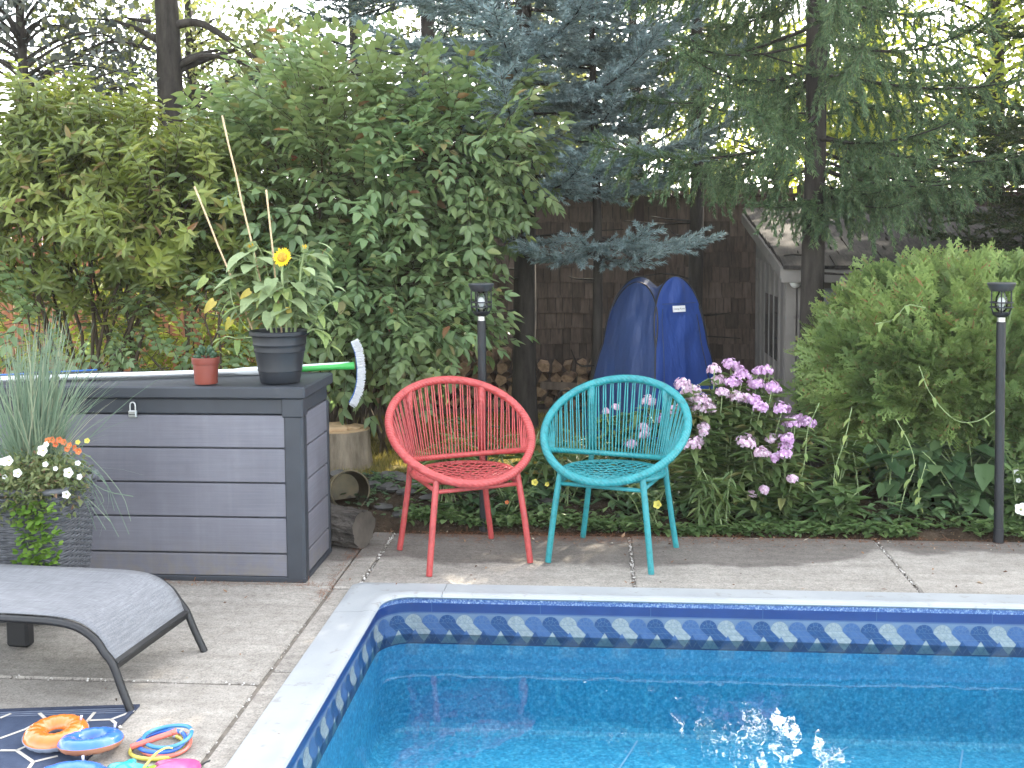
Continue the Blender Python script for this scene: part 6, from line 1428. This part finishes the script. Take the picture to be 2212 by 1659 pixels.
clumpy('garden_plant','broad-leaved green clump between the two chairs',GX(1130,6.0),6.0,.2,.38,10,8,LILY,'midgreen',flowers=((1155,1042,5.7,.017,'petyl'),(1182,1046,5.75,.012,'petyl')))
clumpy('garden_plant','feathery low clump with one orange flower between the chairs',GX(1110,5.68),5.68,.13,.16,10,10,TINY,'midgreen',flowers=((1095,1085,5.6,.010,'peto'),))
clumpy('garden_plant','green leafy clump beneath the turquoise chair seat',GX(1240,5.9),5.9,.17,.36,10,9,OVATE,'hosta')
clumpy('garden_plant','dark lance-leaved clump behind the turquoise chair',GX(1330,6.2),6.2,.22,.5,11,10,LILY,'glossy')
clumpy('garden_plant','fine-leaved marigold clump with a yellow flower beneath the turquoise chair',GX(1405,5.66),5.66,.12,.22,10,12,TINY,'hosta',flowers=((1420,1090,5.58,.021,'petyl'),))
clumpy('garden_plant','brownish lance-leaved clump at the foot of the pale phlox',GX(1540,5.62),5.62,.15,.30,14,13,LILY,'hosta',elev=(-.6,.5),sc=(.4,.7))
clumpy('garden_plant','glossy ovate-leaved clump in front of the cedar bush',GX(1800,5.66),5.66,.14,.22,10,9,OVATE,'midgreen',sc=(1.,1.5))
clumpy('garden_plant','large dark heart-leaved clump under the cedar bush',GX(1945,5.95),5.95,.22,.40,9,7,BROAD,'glossy',elev=(-.7,.1),sc=(.55,.85))
clumpy('garden_plant','large dark leaves spreading at the foot of the lantern post',GX(2080,5.8),5.8,.22,.36,9,7,BROAD,'glossy',elev=(-.6,.2),sc=(.6,.95))
clumpy('garden_plant','yellowish leafy clump under the left side of the cedar bush',GX(1830,6.0),6.0,.16,.36,9,9,OVATE,'hosta',sc=(.9,1.4))
clumpy('garden_plant','green clump with white flowers beside the lantern post',GX(2215,5.66),5.66,.14,.30,10,10,OVATE,'midgreen',flowers=((2206,1100,5.55,.03,'petw'),(2196,1020,5.6,.014,'petw'),(2200,1038,5.6,.012,'petw')))
clumpy('garden_plant','shaded leafy clump filling the bed behind the lantern post',GX(2160,6.05),6.05,.25,.42,12,10,OVATE,'glossy',sc=(1.,1.5))
# a vine that climbs through the cedar bush
vine=thing('climbing_vine','pale green vine with long seed pods hanging over the cedar bush','vine',(1.75,5.7,0))
for path in ([(1985,790),(2010,850),(2060,905),(2110,910),(2160,880)],[(1935,905),(1965,960),(1975,1010),(1955,1060),(1935,1150)],[(1770,870),(1745,930),(1740,985),(1730,1040)],[(1840,880),(1825,950),(1805,1010),(1800,1060)],[(1890,700),(1930,690),(1960,660),(2000,665)],[(2000,1000),(1985,1060),(1990,1110)]):
    q=smoothpath([P(a,b,5.68) for a,b in path],18); MB().tube(q,.0022,5).build('tendril',MT['sunstem'],vine,smooth=True)
    for k in range(6): setleaf(random.choice(tlm),vine,q[2+k*3 if 2+k*3<18 else 17],(U(-1,1),-.4,U(-.8,.3)),U(.035,.06))
# ground cover along the edge of the deck
n=5200; xs_=U(-1.0,3.2,n); ys_=5.49+np.abs(rng.normal(0,.10,n)); k_=lump(np.stack([xs_,ys_,0*xs_],1),7.)>-.22; xs_,ys_=xs_[k_],ys_[k_]; zs_=np.array([gz(a,b) for a,b in zip(xs_,ys_)])+U(0,.045,len(xs_)); dd=rng.normal(0,1,(len(xs_),3)); dd[:,2]=U(-.2,.5,len(xs_))
tag(scatter('ground_cover',TINY,np.stack([xs_,ys_,zs_],1),frames(dd),U(.6,1.4,len(xs_)),[MT['midgreen']]),'low leafy ground cover along the planted edge of the deck','ground cover',kind='stuff')
n=3800; xs_=U(-.75,3.2,n); ys_=U(5.6,6.5,n); k_=lump(np.stack([xs_,ys_,0*xs_],1),5.)>-.05; xs_,ys_=xs_[k_],ys_[k_]; zs_=np.array([gz(a,b) for a,b in zip(xs_,ys_)])+U(0,.12,len(xs_)); dd=rng.normal(0,1,(len(xs_),3)); dd[:,2]=U(-.3,.5,len(xs_))
tag(scatter('ground_cover',OVATE,np.stack([xs_,ys_,zs_],1),frames(dd),U(.6,1.2,len(xs_)),[MT['glossy']]),'dark leafy ground cover inside the planted bed','ground cover',kind='stuff')
n=900; xs_=U(-1.4,-.5,n); ys_=U(5.52,6.3,n); k_=lump(np.stack([xs_,ys_,0*xs_],1),6.)>.02; xs_,ys_=xs_[k_],ys_[k_]; zs_=np.array([gz(a,b) for a,b in zip(xs_,ys_)])+U(0,.04,len(xs_)); dd=rng.normal(0,1,(len(xs_),3)); dd[:,2]=U(-.2,.4,len(xs_))
tag(scatter('ground_cover',TINY,np.stack([xs_,ys_,zs_],1),frames(dd),U(.6,1.4,len(xs_)),[MT['glossy']]),'sparse leafy weeds among the fieldstones beside the log','ground cover',kind='stuff')
# lawn grass
MT['lawnblade']=leafmat('lawn_blade',[(0,(.13,.13,.03)),(.5,(.22,.20,.05)),(1,(.36,.30,.10))],.4,rough=.7)
gb=[]
for _ in range(5):
    t=Tmpl()
    for j in range(5): a=U(0,6.28); l=U(.03,.06); b=np.array([U(-.02,.02),U(-.02,.02),0]); o_=np.array([math.cos(a),math.sin(a),0]); s_=np.array([-o_[1],o_[0],0])*.0022; t.add([b-s_,b+s_,b+o_*l*.6+np.array([0,0,l])],T=[(0,1,2)])
    gb.append(t)
n=9000; xs_=U(-2.6,1.2,n); ys_=U(6.4,8.6,n); zs_=np.array([gz(a,b) for a,b in zip(xs_,ys_)])-.006; Rr=np.array([rotz(a) for a in U(0,6.28,n)])
tag(scatter('grass',gb,np.stack([xs_,ys_,zs_],1),Rr,U(.6,1.2,n),[MT['lawnblade']]),'short dry yellow-green lawn grass behind the chairs','grass',kind='stuff')
# fallen leaves, needles and petals on the deck
MT['litter']=leafmat('leaf_litter',[(0,(.05,.03,.02)),(.45,(.16,.08,.045)),(.8,(.30,.19,.11)),(.9,(.45,.38,.28)),(1,(.55,.5,.42))],.1,rough=.9)
lit=[]
for _ in range(6):
    t=Tmpl(); V,T=rhomb(1.,U(.3,.6),.3,U(-.8,.8)); t.add(V,T=T); lit.append(t)
nee=Tmpl(); nee.add([(0,-.02,0),(0,.02,0),(1,.02,.05),(1,-.02,.05)],Q=[(0,1,2,3)])
n=480; xs_=np.concatenate([U(-2.4,2.6,n//2),U(-1.2,2.6,n-n//2)]); ys_=np.concatenate([U(2.9,5.4,n//2),5.5-np.abs(rng.normal(0,.10,n-n//2))])
ok=~((xs_>PXL-.01)&(ys_<PYF+.01))&~((xs_<-1.2)&(ys_>4.6)); xs_,ys_=xs_[ok],ys_[ok]; zz_=np.where((xs_>PXL-CW)&(ys_<PYF+CW),.046,.004); dd=rng.normal(0,1,(len(xs_),3)); dd[:,2]*=.12
tag(scatter('leaf_litter',lit,np.stack([xs_,ys_,zz_],1),frames(dd),U(.008,.024,len(xs_))*np.where(U(0,1,len(xs_))<.1,1.7,1.),[MT['litter']]),'dry leaf bits and petals scattered on the concrete','leaf litter',kind='stuff')
MT['needlelit']=leafmat('brown_needle',[(0,(.10,.04,.02)),(1,(.30,.13,.06))],.05,rough=.9)
n=2600; xs_=np.concatenate([rng.normal(-.2,.45,n//2),U(-1.0,2.,n-n//2)]); ys_=5.50-np.abs(rng.normal(0,.085,n))
b2=np.stack([U(-2.1,-1.2,260),4.63-np.abs(rng.normal(0,.02,260))],1); xs_=np.concatenate([xs_,b2[:,0],rng.normal(-1.16,.02,200)]); ys_=np.concatenate([ys_,b2[:,1],U(4.4,5.2,200)]); dd=rng.normal(0,1,(len(xs_),3)); dd[:,2]*=.08
ok=~((xs_>PXL-CW)&(ys_<PYF+CW)); xs_,ys_,dd=xs_[ok],ys_[ok],dd[ok]
tag(scatter('fallen_needles',[nee],np.stack([xs_,ys_,np.full(len(xs_),.005)],1),frames(dd),U(.02,.045,len(xs_)),[MT['needlelit']]),'rust brown conifer needles drifted along the edge of the deck','fallen needles',kind='stuff')
# ------------------------------------------------------------------ thin haze volume, added to lift the shadows as veiling glare does
def hazemat():
    m,t,o=nodes('haze'); v=N(t,'VolumePrincipled'); v.inputs['Color'].default_value=(.93,.95,1.,1); v.inputs['Density'].default_value=.0009; v.inputs['Anisotropy'].default_value=.35
    t.links.new(v.outputs[0],o.inputs['Volume']); return m
tag(MB().box((0,0,6.7),(340.,340.,16.6)).build('haze',hazemat()),'thin pale haze volume added to lift the dark shadows of the garden','haze',kind='stuff')
